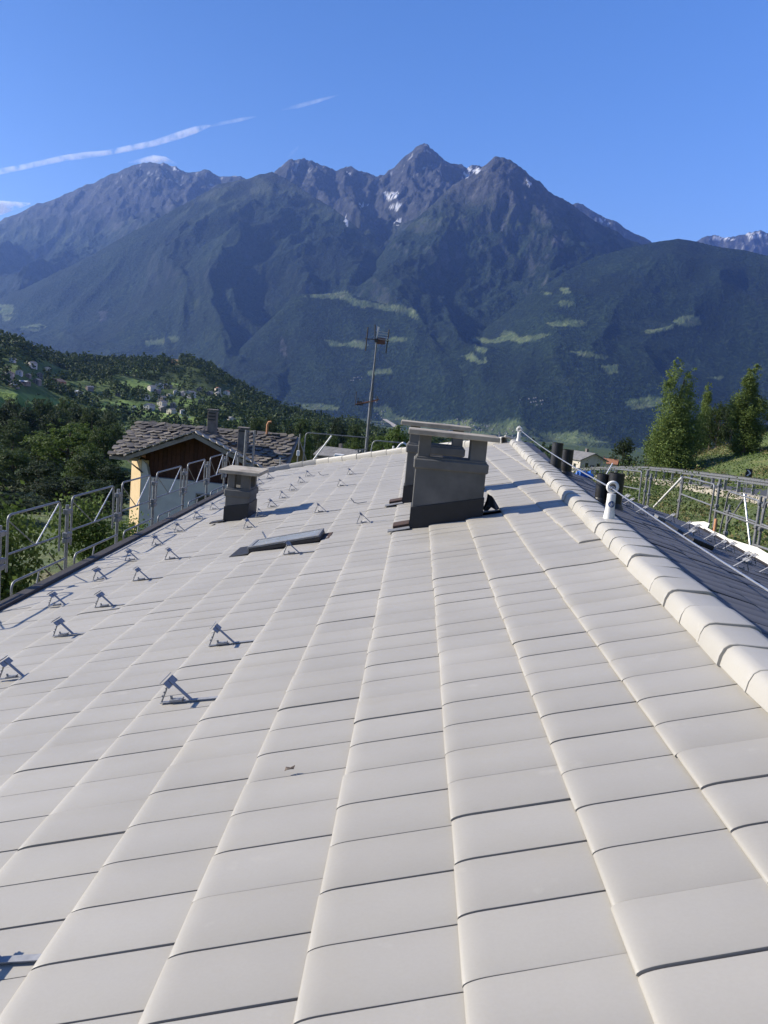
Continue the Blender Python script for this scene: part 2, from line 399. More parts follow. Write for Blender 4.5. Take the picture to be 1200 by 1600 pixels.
# right slope: dark tiles, same shape, joined
DR = -DN
BR = Matrix(((DR[0], RD[0], NR[0]), (DR[1], RD[1], NR[1]), (DR[2], RD[2], NR[2])))
if BR.determinant() < 0: BR = Matrix(((DR[0], -RD[0], NR[0]), (DR[1], -RD[1], NR[1]), (DR[2], -RD[2], NR[2])))
lst = []
for k in range(0, 10):
    t0 = R_EAVE + .03 - CO * k
    if t0 < .2: continue
    for j in range(-8, 78):
        y = TW * (j + .5)
        if y > verge_yr(t0) - .1: continue
        Rm = BR @ Matrix.Rotation(random.gauss(0, .003), 3, 'Z') @ Matrix.Rotation(random.gauss(0, .006), 3, 'X') @ Matrix.Rotation(random.gauss(0, .006), 3, 'Y')
        P = rroof(t0, y, random.gauss(0, .003) + random.choice((0, 0, .004)))
        lst.append((0, Matrix.Translation([float(v) for v in P]) @ Rm.to_4x4(), max(.1, t0 - .03) if t0 < .5 else None))
o = join_tiles('dark_roof_tiles', lst, M['tile_dark']); o['label'] = 'dark grey tiles of the right slope'

# ridge caps, one by one
def cap_mesh(L=.425):
    prof = [(-.165, -.055), (-.158, -.008), (-.142, .03), (-.118, .048), (-.085, .055), (.085, .055), (.118, .048), (.142, .03), (.158, -.008), (.165, -.055)]
    inner = [(x * .9, z - .014) for x, z in prof[::-1]]
    ring = prof + inner; m = len(ring); vs = []
    for y, k, dz in ((-L / 2, 1.008, .004), (-L / 2 + .003, 1.016, .007), (-L / 2 + .05, 1.014, .006), (L / 2 - .06, 1.0, .0), (L / 2, .985, -.006)):
        for x, z in ring: vs.append((x * k, y, z + dz))
    fs = [(r * m + i, r * m + (i + 1) % m, (r + 1) * m + (i + 1) % m, (r + 1) * m + i) for r in range(4) for i in range(m)]
    fs += [tuple(range(m))[::-1], tuple(range(4 * m, 5 * m))]
    return mesh_py('ridge_cap', vs, fs, M['ridge'])
cap_me = cap_mesh()
XR = np.cross(RD, np.array([0, 0, 1.])); XR /= np.linalg.norm(XR); ZR = np.cross(XR, RD)
BC = Matrix(((XR[0], RD[0], ZR[0]), (XR[1], RD[1], ZR[1]), (XR[2], RD[2], ZR[2])))
yy = -2.3
while yy < 21.5:
    o = bpy.data.objects.new('ridge_cap', cap_me); COL.objects.link(o); o.parent = house; o.matrix_parent_inverse = Matrix.Translation(-house.location)
    P = R0 + RD * yy + ZR * random.gauss(.0, .003) + XR * random.gauss(0, .004)
    o.matrix_basis = Matrix.Translation([float(v) for v in P]) @ (BC @ Matrix.Rotation(random.gauss(0, .01), 3, 'Z') @ Matrix.Rotation(random.gauss(0, .018), 3, 'Y')).to_4x4()
    yy += .385 + random.uniform(-.006, .006)

# verge caps along the far gable edge
pts = []
s = -5.0
while s < 2.0: pts.append(s); s += .435
for i in range(len(pts) - 1):
    a = roof(pts[i], verge_y(flare(pts[i], 26)), .0); b = roof(pts[i + 1] - .008, verge_y(flare(pts[i + 1], 26)), .0)
    d = b - a; L = np.linalg.norm(d); d /= L; w = np.cross(N_V, d); w /= np.linalg.norm(w)
    lift = .03
    prof = [(-.14, -.03), (-.135, .09), (-.10, .135), (.07, .135), (.09, .10), (.09, -.16), (.075, -.16), (.07, .11), (-.1, .11), (-.11, -.03)]
    vs = []
    for q, dz in ((a, lift * .6), (b, lift)):
        for x, z in prof: vs.append(q + w * x + N_V * (z + dz - .02))
    m_ = len(prof)
    me = mesh_py('verge_tile', vs, [(k, (k + 1) % m_, m_ + (k + 1) % m_, m_ + k) for k in range(m_)] + [tuple(range(m_))[::-1], tuple(range(m_, 2 * m_))], M['ridge'])
    o = link('verge_tile', me); o.parent = house; o.matrix_parent_inverse = Matrix.Translation(-house.location)
# loose ridge-end piece at the far end, and the dark flap of membrane beside it
mb = MB(); c = R0 + RD * 21.75; mb.box(c + np.array([-.1, 0, .05]), (.36, .2, .06), np.array(BC) @ np.array(Matrix.Rotation(.25, 3, 'Y')))
hp(mb, 'verge_tile', M['ridge'], .02)
mb = MB(); Q = []
for i in range(9):
    y = 21.6 - i * .75; t0 = .16
    w = .34 + .08 * math.sin(i * 1.9) - .02 * i
    Q += [rroof(t0, y, .05), rroof(t0 + w * .5, y, .10 + .04 * math.sin(i * 2.3)), rroof(t0 + w, y, .03)]
mb.add(Q + [q - NR * .008 for q in Q], [(3 * i + k, 3 * i + k + 1, 3 * i + k + 4, 3 * i + k + 3) for i in range(8) for k in range(2)] + [(27 + 3 * i + k, 27 + 3 * i + k + 3, 27 + 3 * i + k + 4, 27 + 3 * i + k + 1) for i in range(8) for k in range(2)])
hp(mb, 'membrane_flap', M['dark_metal'])

# gutter and fascia along the left eave, board along the right one
mb = MB(); A = [roof(EAVE_S, y, -.01) for y in (-2.5, 3, 9, 15, 21, 26.9)]
pr = [(-.02, .03), (-.02, -.10), (-.14, -.12), (-.17, -.02), (-.155, -.02), (-.13, -.10), (-.03, -.085), (.0, .03)]
vs = [];
for P in A:
    for x, z in pr: vs.append(P + np.array([x, 0, z + .0]))
m_ = len(pr); mb.add(vs, [(r * m_ + i, r * m_ + (i + 1) % m_, (r + 1) * m_ + (i + 1) % m_, (r + 1) * m_ + i) for r in range(len(A) - 1) for i in range(m_)])
hp(mb, 'gutter', M['gutter'])
mb = MB(); A = [rroof(R_EAVE + .03, y, -.02) for y in (-2.5, 5, 11, verge_yr(R_EAVE) - .1)]
vs = []
for P in A:
    for x, z in [(-p[0], p[1]) for p in pr]: vs.append(P + np.array([x, 0, z]))
mb.add(vs, [(r * m_ + i, r * m_ + (i + 1) % m_, (r + 1) * m_ + (i + 1) % m_, (r + 1) * m_ + i) for r in range(len(A) - 1) for i in range(m_)])
hp(mb, 'gutter', M['gutter'])
# dark metal edge strip standing along the left eave (snow stop seen as a black band)
mb = MB()
for a, b in zip((-2.5, 9, 18), (9, 18, 26.8)):
    p, q = roof(EAVE_S + .0, a, .01), roof(EAVE_S + .0, b, .01)
    mb.prism([p, p + .085 * S_V + .004 * N_V, p + .08 * S_V + .03 * N_V, p - .05 * S_V + .055 * N_V, p - .06 * S_V], q - p)
hp(mb, 'eave_strip', M['gutter'])
# walls below
zb = -9.5
mb = MB(); W = [(-4.1, -2.2), (4.9, -2.2), (4.9, 17.0), (2.2, 21.0), (-4.1, 26.2)]
top = []
for x, y in W:
    zl = -1.553 + x * math.tan(PITCH) - .16; rx = (R0 + RD * y); zr = rx[2] - (x - rx[0]) * math.tan(PITCH_R) - .16
    top.append((x, y, min(zl, zr) - .03))
mid = [(1.6, -2.2, -1.55), (2.3, 20.9, -1.3)]
mb.add([(x, y, zb) for x, y in W] + top, [(0, 1, 6, 5), (1, 2, 7, 6), (2, 3, 8, 7), (3, 4, 9, 8), (4, 0, 5, 9)])
hp(mb, 'wall', M['plaster'])

# ------------------------------------------------------------------ chimneys
def chimney(x0, x1, y0, y1, zbase, ztop, slab, legs, flash_l, flash_r, ledge=True):
    """shaft with a ledge, legs carrying a slab, dark flashing skirt that follows the slope"""
    mb = MB(); cx, cy = (x0 + x1) / 2, (y0 + y1) / 2; w, d = x1 - x0, y1 - y0
    zl = ztop - .30
    mb.box((cx, cy, (zbase - .4 + zl) / 2), (w, d, zl - zbase + .4))
    o = hp(mb, 'chimney', M['concrete'], .008)
    mb = MB(); mb.box((cx, cy, zl - .085), (w + .05, d + .05, .12)); sub(mb, 'collar', M['concrete'], o, .015)
    for (ax, bx) in legs:
        for (ay, by) in ((y0 + .02, y0 + .17), (y1 - .17, y1 - .02)):
            mb = MB(); mb.box(((ax + bx) / 2, (ay + by) / 2, (zl + ztop - .05) / 2 - .01), (bx - ax, by - ay, ztop - .05 - zl + .05)); sub(mb, 'cap_leg', M['concrete'], o, .006)
    mb = MB(); sx0, sx1, sy0, sy1 = slab; mb.box(((sx0 + sx1) / 2, (sy0 + sy1) / 2, ztop - .026), (sx1 - sx0, sy1 - sy0, .058), np.array(Matrix.Rotation(.012, 3, 'Y')))
    sub(mb, 'cap_slab', M['cap_top'], o, .006)
    # skirt
    e = .012; q = lambda x: -1.553 + x * math.tan(PITCH)
    A = [(x0 - e, y0 - e), (x1 + e, y0 - e), (x1 + e, y1 + e), (x0 - e, y1 + e)]
    up = [flash_l, flash_r, flash_r, flash_l]
    mb = MB(); inner = [(x0 - .001, y0 - .001), (x1 + .001, y0 - .001), (x1 + .001, y1 + .001), (x0 - .001, y1 + .001)]
    vs = [(x, y, q(x) - .12) for x, y in A] + [(x, y, q(x) + h) for (x, y), h in zip(A, up)] + [(x, y, q(x) + h + .004) for (x, y), h in zip(inner, up)]
    mb.add(vs, [(i, (i + 1) % 4, 4 + (i + 1) % 4, 4 + i) for i in range(4)] + [(4 + i, 4 + (i + 1) % 4, 8 + (i + 1) % 4, 8 + i) for i in range(4)])
    sub(mb, 'flashing', M['flashing'], o)
    return o
ch1 = chimney(.03, .86, 10.05, 10.50, -1.5, -.385, (-.085, .98, 9.98, 10.58), [(.045, .19), (.66, .845)], .25, .21)
ch2 = chimney(-.10, .72, 12.62, 13.08, -1.5, -.375, (-.23, .80, 12.55, 13.16), [(-.085, .06), (.55, .70)], .26, .21)
ch1['label'] = 'big grey chimney nearer the camera'; ch2['label'] = 'similar grey chimney just behind the big one'
ch3 = chimney(-3.12, -2.72, 14.32, 15.05, -2.35, -1.50, (-3.24, -2.55, 14.24, 15.2), [(-3.10, -2.98), (-2.88, -2.73)], .27, .24)
ch3['label'] = 'small chimney by the left eave with a pale slab'
# skirts lying on the tiles: grey apron and cut tile ends left of the two big chimneys
for (x, y) in ((.03, 10.05), (-.10, 12.62)):
    s = (x + .388 * -1 + .0) / math.cos(PITCH)
    P = np.array([x, y, -1.553 + x * math.tan(PITCH)])
    mb = MB(); mb.box(P + S_V * -.13 + N_V * .012 + Y_V * -.02, (.27, .16, .014), np.array(BL)); sub(mb, 'lead_apron', M['lead'], ch1 if y < 11 else ch2, .004)
    mb = MB(); mb.box(P + S_V * -.10 + N_V * .028 + Y_V * .20, (.20, .30, .045), np.array(BL)); sub(mb, 'cut_batten', M['underlay'], ch1 if y < 11 else ch2, .006)
P = np.array([-3.12, 14.32, -1.553 - 3.12 * math.tan(PITCH)])
mb = MB(); mb.box(P + S_V * -.10 + N_V * .022 + Y_V * .02, (.26, .22, .02), np.array(BL)); sub(mb, 'lead_apron', M['flashing'], ch3, .004)
# crumpled end of flashing right of the big chimney
mb = MB(); P0 = np.array([.9, 10.05, -1.553 + .9 * math.tan(PITCH)]); vs = []; fs = []
for i in range(5):
    for j in range(6):
        vs.append(P0 + S_V * (.0 + .045 * i) + Y_V * (.07 * j - .02) + N_V * (.02 + max(0, .17 * math.exp(-((i - 2.2) ** 2) / 2.2)) * (.5 + .5 * math.sin(2.1 * j + i * 1.7)) + random.uniform(0, .045)))
for i in range(4):
    for j in range(5): fs.append((i * 6 + j, i * 6 + j + 1, i * 6 + j + 7, i * 6 + j + 6))
mb.add(vs, fs); o_ = sub(mb, 'crumpled_flashing', M['flashing'], ch1)
sm = o_.modifiers.new('thick', 'SOLIDIFY'); sm.thickness = .004

# ------------------------------------------------------------------ skylight
mb = MB(); c = roof(-1.92, 10.55, .018); mb.box(c, (.90, .56, .06), np.array(BL)); sk = hp(mb, 'skylight', M['dark_metal'], .012)
mb = MB(); mb.box(c + N_V * .036, (.80, .46, .014), np.array(BL)); sub(mb, 'glass_pane', M['glass'], sk)
for a, b, w, d in ((0, .255, .90, .05), (0, -.255, .90, .05), (.425, 0, .05, .45), (-.425, 0, .05, .45)):
    mb = MB(); mb.box(c + N_V * .038 + S_V * a + Y_V * b, (w, d, .026), np.array(BL)); sub(mb, 'frame_bar', M['lead'], sk, .004)
mb = MB(); mb.box(c + S_V * -.56 - N_V * .028 - Y_V * .02, (.24, .66, .018), np.array(BL)); sub(mb, 'apron', M['flashing'], sk, .004)
mb = MB(); mb.box(c + S_V * .50 - N_V * .035, (.12, .5, .04), np.array(BL)); sub(mb, 'apron', M['underlay'], sk, .006)
mb = MB(); mb.tube([c + S_V * -.3 + Y_V * .2 + N_V * .06, c + S_V * -.33 + Y_V * .2 + N_V * .15], .012, 6); sub(mb, 'latch', M['galv'], sk)

# ------------------------------------------------------------------ black flue pipes on the dark slope
for (px, py, h, r_) in ((867, 735, .47, .095), (883, 740, .42, .105), (938, 783, .36, .08), (958, 792, .44, .10)):
    t, y = on_right(px, py); P = rroof(t, y)
    mb = MB(); mb.tube([P + np.array([0, 0, -.15]), P + np.array([0, 0, h])], r_, 20, False)
    mb.tube([P + np.array([0, 0, h]), P + np.array([0, 0, -.1])], r_ - .006, 20, False)
    rim = [P + np.array([math.cos(a) * r_, math.sin(a) * r_, h]) for a in np.linspace(0, 2 * math.pi, 20, False)]
    o = hp(mb, 'flue_pipe', M['black'])
    mb = MB(); mb.tube([P + np.array([0, 0, -.06]), P + np.array([0, 0, .05])], r_ * 1.45, 20, True, r_ * 1.02); sub(mb, 'collar', M['black'], o)
# dark long vent slot on the right slope
t, y = on_right(1072, 838); mb = MB(); P = rroof(t, y, .03)
mb.box(P, (.28, 1.5, .06), np.array(BR)); hp(mb, 'vent_strip', M['black'], .01)
t, y = on_right(1030, 812); mb = MB(); mb.box(rroof(t, y, .03), (.16, .3, .05), np.array(BR)); hp(mb, 'vent_cover', M['lead'], .01)

# ================================================================== THINGS ON THE ROOF
# snow brackets
def bracket_proto():
    """base: strap on the tile, x up the slope; bent strut carrying a plate, rear wire stay with a cut edge"""
    root = empty('snow_bracket')
    P = {}
    mb = MB(); mb.box((.10, 0, .012), (.40, .032, .005)); P['strap'] = mb
    mb = MB(); d = np.array([-.105, 0, .125]); d /= np.linalg.norm(d); R = np.stack([d, [0, 1, 0], np.cross(d, [0, 1, 0])], 1)
    mb.box(np.array([.085, 0, .014]) + d * .085, (.175, .034, .005), R); P['strut'] = mb
    top = np.array([.085, 0, .014]) + d * .17
    mb = MB(); mb.box(top - d * .012 + R[:, 2] * .005, (.046, .16, .004), R); mb.box(top + d * .017 + np.array([-.012, 0, .0]), (.004, .16, .022), R); P['plate'] = mb
    mb = MB(); mb.tube([(-.095, 0, .014), (-.06, .0, .075), (top[0] - .005, 0, top[2] - .008)], .006, 6)
    for k in range(4):
        z = .05 + k * .022; x = -.075 + k * .0145; mb.box((x - .006, .0, z), (.010, .026, .004), np.array(Matrix.Rotation(.9, 3, 'Y')))
    P['stay'] = mb
    mb = MB(); mb.box((.0, 0, .022), (.075, .05, .012)); mb.tube([(-.03, .0, .03), (-.03, .0, .045)], .008, 6); P['clamp'] = mb
    for k, m in P.items():
        m.build(k, M['zinc'], root, .0008)
    return root
brk = bracket_proto(); n_brk = [0]
def put_bracket(P, B, label, group, scale=1.0):
    o = brk if n_brk[0] == 0 else copy_tree(brk); n_brk[0] += 1
    R = B @ Matrix.Rotation(random.gauss(0, .05), 3, 'Z') @ Matrix.Rotation(.055, 3, 'Y')
    o.matrix_basis = Matrix.Translation([float(v) for v in P]) @ (R * scale).to_4x4() if False else Matrix.Translation([float(v) for v in P]) @ R.to_4x4()
    o.scale = (scale,) * 3
    tag(o, label, 'snow bracket', group)
ORD = ['nearest to the camera', 'second from the camera', 'third from the camera', 'fourth from the camera', 'fifth from the camera', 'sixth from the camera', 'seventh from the camera',
       'eighth from the camera', 'ninth from the camera', 'tenth from the camera', 'eleventh from the camera', 'twelfth from the camera', 'thirteenth from the camera', 'fourteenth from the camera', 'fifteenth from the camera']
rowA = [(-1.69, 2.44), (-1.70, 4.79), (-1.70, 5.96), (-1.74, 9.62), (-1.83, 13.31), (-1.86, 17.36), (-1.88, 20.0)]
rowB = [(-3.30, 5.98), (-3.42, 7.19), (-3.45, 8.25), (-3.50, 9.55), (-3.52, 10.86), (-2.88, 12.82), (-2.95, 14.17), (-2.98, 15.48), (-3.0, 16.9), (-3.02, 18.33), (-3.08, 20.1), (-3.14, 21.9)]
rowC = [(-4.17, 8.77), (-4.2, 10.1), (-4.25, 11.4), (-4.27, 12.64), (-4.31, 13.98), (-4.42, 15.62), (-4.46, 17.04), (-4.1, 20.0), (-4.45, 22.1), (-4.5, 23.8)]
G1 = 'snow brackets on the pale roof slope'
for nm, row in (('upper', rowA), ('middle', rowB), ('eave', rowC)):
    for i, (s, y) in enumerate(row):
        P = -H_ROOF * N_V + s * S_V + y * Y_V - .010 * N_V
        where = {'upper': 'upper row of the pale slope', 'middle': 'middle row of the pale slope', 'eave': 'row along the left eave'}[nm]
        put_bracket(P, BL, f'steel snow bracket, {ORD[i]} in the {where}', G1)
P = -H_ROOF * N_V - 1.0 * S_V + 11.18 * Y_V - .010 * N_V
put_bracket(P, BL, 'steel snow bracket standing alone just left of the big chimneys', G1)
for (px, py, near) in ((513, 742, 'far'), (562, 787, 'near')):      # straps without plates
    s, y = on_left(px, py); mb = MB(); P = roof(s, y, .012)
    mb.tube([P + S_V * .14, P, P - S_V * .06 + N_V * .02, P - S_V * .10 + N_V * .1], .008, 6)
    o = mb.build('bracket_hook', M['zinc']); tag(o, f'bare bent bracket hook without a plate, {"farther up near the verge" if near == "far" else "left of the big chimney base"}', 'hook', 'bare bracket hooks on the pale roof')
rb = [(70, 370), (105, 400), (210, 465), (425, 520), (545, 585), (620, 605), (570, 655), (740, 675), (820, 735), (890, 750), (1000, 830), (1050, 845), (985, 890), (1185, 935)]
BRb = Matrix(((DR[0], RD[0], NR[0]), (DR[1], RD[1], NR[1]), (DR[2], RD[2], NR[2])))
loc = []
for zx, zy in rb:
    t, y = on_right(960 + zx / 5, 700 + zy / 5 + 11); loc.append((y, t))
loc.sort()
for i, (y, t) in enumerate(loc):
    o_ = 'far' if i > 7 else 'near'
    put_bracket(rroof(t, y, -.008), BR, f'bright snow bracket on the dark slope, {ORD[i]} there', 'snow brackets on the dark roof slope', .95)

# safety anchors on the ridge and the rope between them
def anchor(y, label, sticker=True, h=.24, lean=0.0):
    P = R0 + RD * y + ZR * .085
    root = empty('safety_anchor', P, label=label, cat='anchor post', group='anchor posts on the ridge')
    mb = MB(); mb.tube([(0, 0, -.04), (0, 0, .05)], .055, 18, True, .046); mb.tube([(0, 0, .05), (0, 0, h - .03)], .043, 18, True, .040); mb.build('post', M['white'], root)
    mb = MB(); c = np.array([0, 0, h + .035]); rr = .046; vs = []; fs = []; n1, n2 = 24, 10
    for i in range(n1):
        a = 2 * math.pi * i / n1
        for j in range(n2):
            b = 2 * math.pi * j / n2; q = rr + .015 * math.cos(b); vs.append(c + np.array([q * math.cos(a), .015 * math.sin(b) * 1.4, q * math.sin(a)]))
    for i in range(n1):
        for j in range(n2): fs.append((i * n2 + j, ((i + 1) % n1) * n2 + j, ((i + 1) % n1) * n2 + (j + 1) % n2, i * n2 + (j + 1) % n2))
    mb.add(vs, fs, True); mb.build('eye_ring', M['white'], root)
    if sticker:
        mb = MB(); vs = [(0, -.0445, .115)]; n1 = 20
        for i in range(n1):
            a = 2 * math.pi * i / n1; dx = .031 * math.cos(a); vs.append((dx, -math.sqrt(.0445 ** 2 - dx * dx), .115 + .031 * math.sin(a)))
        mb.add(vs, [(0, 1 + i, 1 + (i + 1) % n1) for i in range(n1)]); st = mb.build('round_label', M['sticker'], root)
        mb = MB()                                   # worker figure on the label: head, body, rope line
        def yq(x): return -math.sqrt(.0462 ** 2 - x * x)
        for cx, cz, w, h_, an in ((-.004, .128, .008, .008, 0), (-.003, .115, .007, .018, .2), (.006, .118, .016, .004, -.5), (-.009, .101, .004, .014, .4), (.004, .101, .004, .014, -.4), (.013, .121, .003, .03, .0)):
            pts = []
            for sx, sz in ((-1, -1), (1, -1), (1, 1), (-1, 1)):
                x = cx + (sx * w * math.cos(an) - sz * h_ * math.sin(an)) / 2; z = cz + (sx * w * math.sin(an) + sz * h_ * math.cos(an)) / 2; pts.append((x, yq(x), z))
            mb.add(pts, [(0, 1, 2, 3)])
        f_ = mb.build('label_figure', M['white'], st)
    return P
PA = anchor(8.15, 'white anchor post with a ring and round blue label on the ridge')
PB = anchor(20.6, 'thin white anchor post with a rope tied on at the far ridge end', False, .22)
eyeA = PA + np.array([.0, 0, .24 + .02]); eyeB = PB + np.array([.02, 0, .24]); eyeC = R0 + RD * 1.2 + ZR * .33 + np.array([.0, 0, .05])
PC = anchor(1.2, 'white anchor post at the near end of the ridge, outside the picture')
mb = MB()
def sag(a, b, k, n=14): return [a + (b - a) * i / n + np.array([0, 0, -k * 4 * (i / n) * (1 - i / n)]) for i in range(n + 1)]
mb.tube(sag(eyeB, eyeA, .05), .007, 6); mb.tube(sag(eyeA, eyeC, .03), .0055, 6)
rope = mb.build('lifeline_rope', M['galv']); tag(rope, 'grey lifeline rope stretched along the ridge between the anchor posts', 'rope')
mb = MB(); mb.tube(arc(eyeA + np.array([-.005, -.02, 0]), .022, 0, 2 * math.pi, (1, 0, 0), (0, 0, 1), 12), .005, 6); mb.build('shackle', M['galv'], rope)
mb = MB()
for k in range(5): mb.tube(arc(eyeB + np.array([random.gauss(0, .02), random.gauss(0, .02), random.gauss(0, .02)]), .045, 0, 5.5, (1, 0, .2 * k), (0, .3, 1), 10), .008, 5)
mb.build('knot', M['white'], rope)
# dry leaf and small crumbs on the near tiles
s, y = on_left(453, 1207); P = roof(s, y, .012); mb = MB()
mb.add([P + S_V * a + Y_V * b + N_V * c for a, b, c in ((-.022, 0, 0), (-.006, -.012, .008), (.02, -.004, .002), (.026, .01, .012), (.002, .014, .004), (-.014, .008, .014))], [(0, 1, 2, 5), (1, 2, 3, 4), (0, 5, 4)])
o = mb.build('dry_leaf', M['bark']); o.modifiers.new('t', 'SOLIDIFY').thickness = .002; tag(o, 'tiny dark dry leaf lying on a pale tile near the camera', 'leaf')

# ================================================================== TERRAIN
# crest lines: (pixel x, pixel y in the photograph, distance in metres) -> real ridges at their distance
def crest(pts):
    A, Hh, D = [], [], []
    for u, v, d in pts:
        r = ray(u, v); A.append(r[0] / r[1]); D.append(d); Hh.append(r[2] / r[1] * d)
    o = np.argsort(A); return np.array(A)[o], np.array(Hh)[o], np.array(D, float)[o]
VALLEY = -160.
def d_(l, d): return [(u, v, d) for u, v in l]
LAYERS = [
 # name, crest, width of the front slope, concavity, relief, spur shear, crest ruggedness
 (crest(d_([(-450, 470), (-250, 420), (-100, 378), (0, 345), (60, 318), (100, 305), (150, 283), (200, 262), (235, 252), (250, 255), (262, 257), (290, 268), (320, 265), (345, 277), (375, 275), (420, 300), (500, 360), (560, 420)], 11500)), 5200, 1.15, 1.0, .10, 1.0),
 (crest([(-450, 610, 7200), (-250, 560, 7500), (-100, 512, 7800), (0, 466, 8000), (50, 445, 8000), (100, 420, 8100), (150, 395, 8200), (200, 366, 8300), (250, 340, 8400), (300, 312, 8500), (345, 287, 8500), (380, 281, 8500), (425, 268, 8500), (445, 276, 8450), (480, 300, 8300), (540, 340, 8000), (590, 382, 7800), (640, 430, 7500), (700, 500, 7200), (740, 560, 7000)]), 3700, 1.4, 1.1, -.06, .5),
 (crest(d_([(360, 300), (380, 284), (420, 275), (440, 260), (452, 251), (470, 249), (485, 250), (500, 257), (525, 270), (542, 262), (552, 263), (565, 268), (590, 277), (603, 272), (615, 262), (630, 244), (645, 233), (653, 227), (662, 227), (680, 237), (700, 251), (718, 256), (730, 263), (745, 260), (760, 257), (790, 262), (830, 285), (900, 345), (960, 400)], 9900)), 3300, 1.25, 1.0, .0, 1.4),
 (crest([(540, 460, 7300), (580, 415, 7500), (605, 385, 7600), (640, 352, 7800), (680, 318, 8000), (700, 297, 8100), (720, 284, 8150), (745, 266, 8200), (765, 251, 8200), (778, 246, 8200), (788, 244, 8200), (805, 253, 8200), (825, 270, 8200), (850, 291, 8200), (880, 312, 8250), (910, 330, 8300), (940, 350, 8300), (975, 371, 8300), (1010, 386, 8300), (1060, 420, 8300), (1150, 470, 8300), (1250, 520, 8300)]), 3900, 1.2, 1.0, .05, 1.1),
 (crest(d_([(860, 345), (880, 328), (897, 318), (915, 322), (940, 335), (965, 348), (990, 362), (1015, 377), (1040, 396), (1090, 430)], 11500)), 3000, 1.1, .9, 0, 1.2),
 (crest(d_([(1030, 410), (1060, 388), (1085, 377), (1100, 371), (1115, 367), (1130, 371), (1150, 369), (1165, 365), (1180, 361), (1190, 360), (1205, 366), (1260, 372), (1400, 395), (1600, 430)], 14500)), 4000, 1.1, .9, 0, 1.3),
 (crest([(520, 680, 5900), (560, 655, 5950), (605, 632, 6000), (640, 611, 6050), (680, 580, 6100), (720, 546, 6200), (760, 512, 6250), (800, 481, 6300), (840, 452, 6350), (880, 426, 6400), (930, 401, 6600), (980, 387, 6700), (1030, 377, 6700), (1060, 372, 6700), (1090, 378, 6700), (1130, 386, 6600), (1170, 392, 6600), (1200, 399, 6500), (1300, 420, 6300), (1450, 440, 6000), (1650, 470, 5800)]), 2500, 1.05, .8, .12, .35),
 (crest([(330, 600, 5700), (360, 560, 5900), (400, 520, 6100), (430, 492, 6200), (455, 466, 6300), (475, 459, 6300), (500, 460, 6300), (540, 457, 6300), (560, 464, 6250), (600, 474, 6200), (640, 485, 6150), (660, 498, 6100), (690, 530, 5900), (720, 570, 5700), (745, 610, 5500)]), 1900, .95, .8, -.05, .4),
]
def mountains(a, y):
    x = a * y; best = np.full(a.shape, VALLEY) + 6 * fbm(x / 300, y / 300, 3); idx = np.full(a.shape, -1); rel = np.zeros(a.shape)
    wx = fbm(x / 2600, y / 2600, 3) ; wy = fbm(x / 2600 + 40, y / 2600 + 9, 3)
    rg = ridged((x + 500 * wx) / 1500, (y + 400 * wy) / 3000, 4, .5) - .95            # spurs run towards the valley
    fine = ridged((x + 90 * wx) / 330, (y + 90 * wy) / 420, 6, .6) - .95
    tiny = ridged(x / 95, y / 110, 4, .6) - .9
    for i, ((A, Hh, D), W, con, rl, shear, rug) in enumerate(LAYERS):
        Dm = np.interp(a, A, D); Wd = np.minimum(W, np.maximum(Dm - np.interp(a, [-.08, -.02, .05, .12, .2], [5000, 5000, 4750, 4400, 4250]), 350.)); t0 = np.clip((Dm - y) / Wd, 0, 1.3)
        a2 = a + shear * t0 * .8 + .05 * t0 * wx
        Hc0 = np.interp(a, A, Hh); Hc1 = np.interp(a2, A, Hh)
        # smooth crest for the lower slope: spurs follow the big shapes of the ridge
        k = sstep(0, .35, t0); Hc = Hc0 * (1 - k) + Hc1 * k
        outside = np.where((a < A[0]) | (a > A[-1]), 1.0, 0.0)
        z = VALLEY + (Hc - VALLEY) * np.clip(1 - t0, 0, 1) ** con
        h = np.clip((Hc - VALLEY) / 2200, .1, 1.2)
        am = sstep(0, .22, t0) * np.clip(1.25 - t0, 0, 1)
        z = z + rl * h * (380 * rg * am * sstep(.0, .5, t0 + .1) + fine * (16 * rug * (1 - .6 * am) + 20 * am + 30 * rug * np.clip(1 - 2.2 * t0, 0, 1) * sstep(0, .06, t0)) * np.where(t0 < 1.02, 1, 0) + tiny * (4 * rug * np.clip(1 - 1.5 * t0, 0, 1) + 4 * am))
        back = np.clip(y - Dm, 0, None); z = z - back * .75
        z = np.where(t0 >= 1.05, VALLEY - 60, z) - outside * 4000
        m = z > best; best = np.where(m, z, best); idx = np.where(m, i, idx); rel = np.where(m, t0, rel)
    return best, idx, rel
# hillside left of the house
HL = crest([(-500, 440, 800), (-300, 462, 850), (-100, 492, 880), (0, 528, 900), (30, 532, 900), (60, 548, 950), (100, 560, 1050), (150, 562, 1150), (210, 563, 1200), (260, 560, 1250), (300, 562, 1250), (330, 574, 1250), (360, 592, 1230), (400, 616, 1200), (440, 640, 1150), (500, 655, 1100), (560, 665, 1050), (620, 695, 1000), (700, 730, 1000), (800, 800, 1000)])
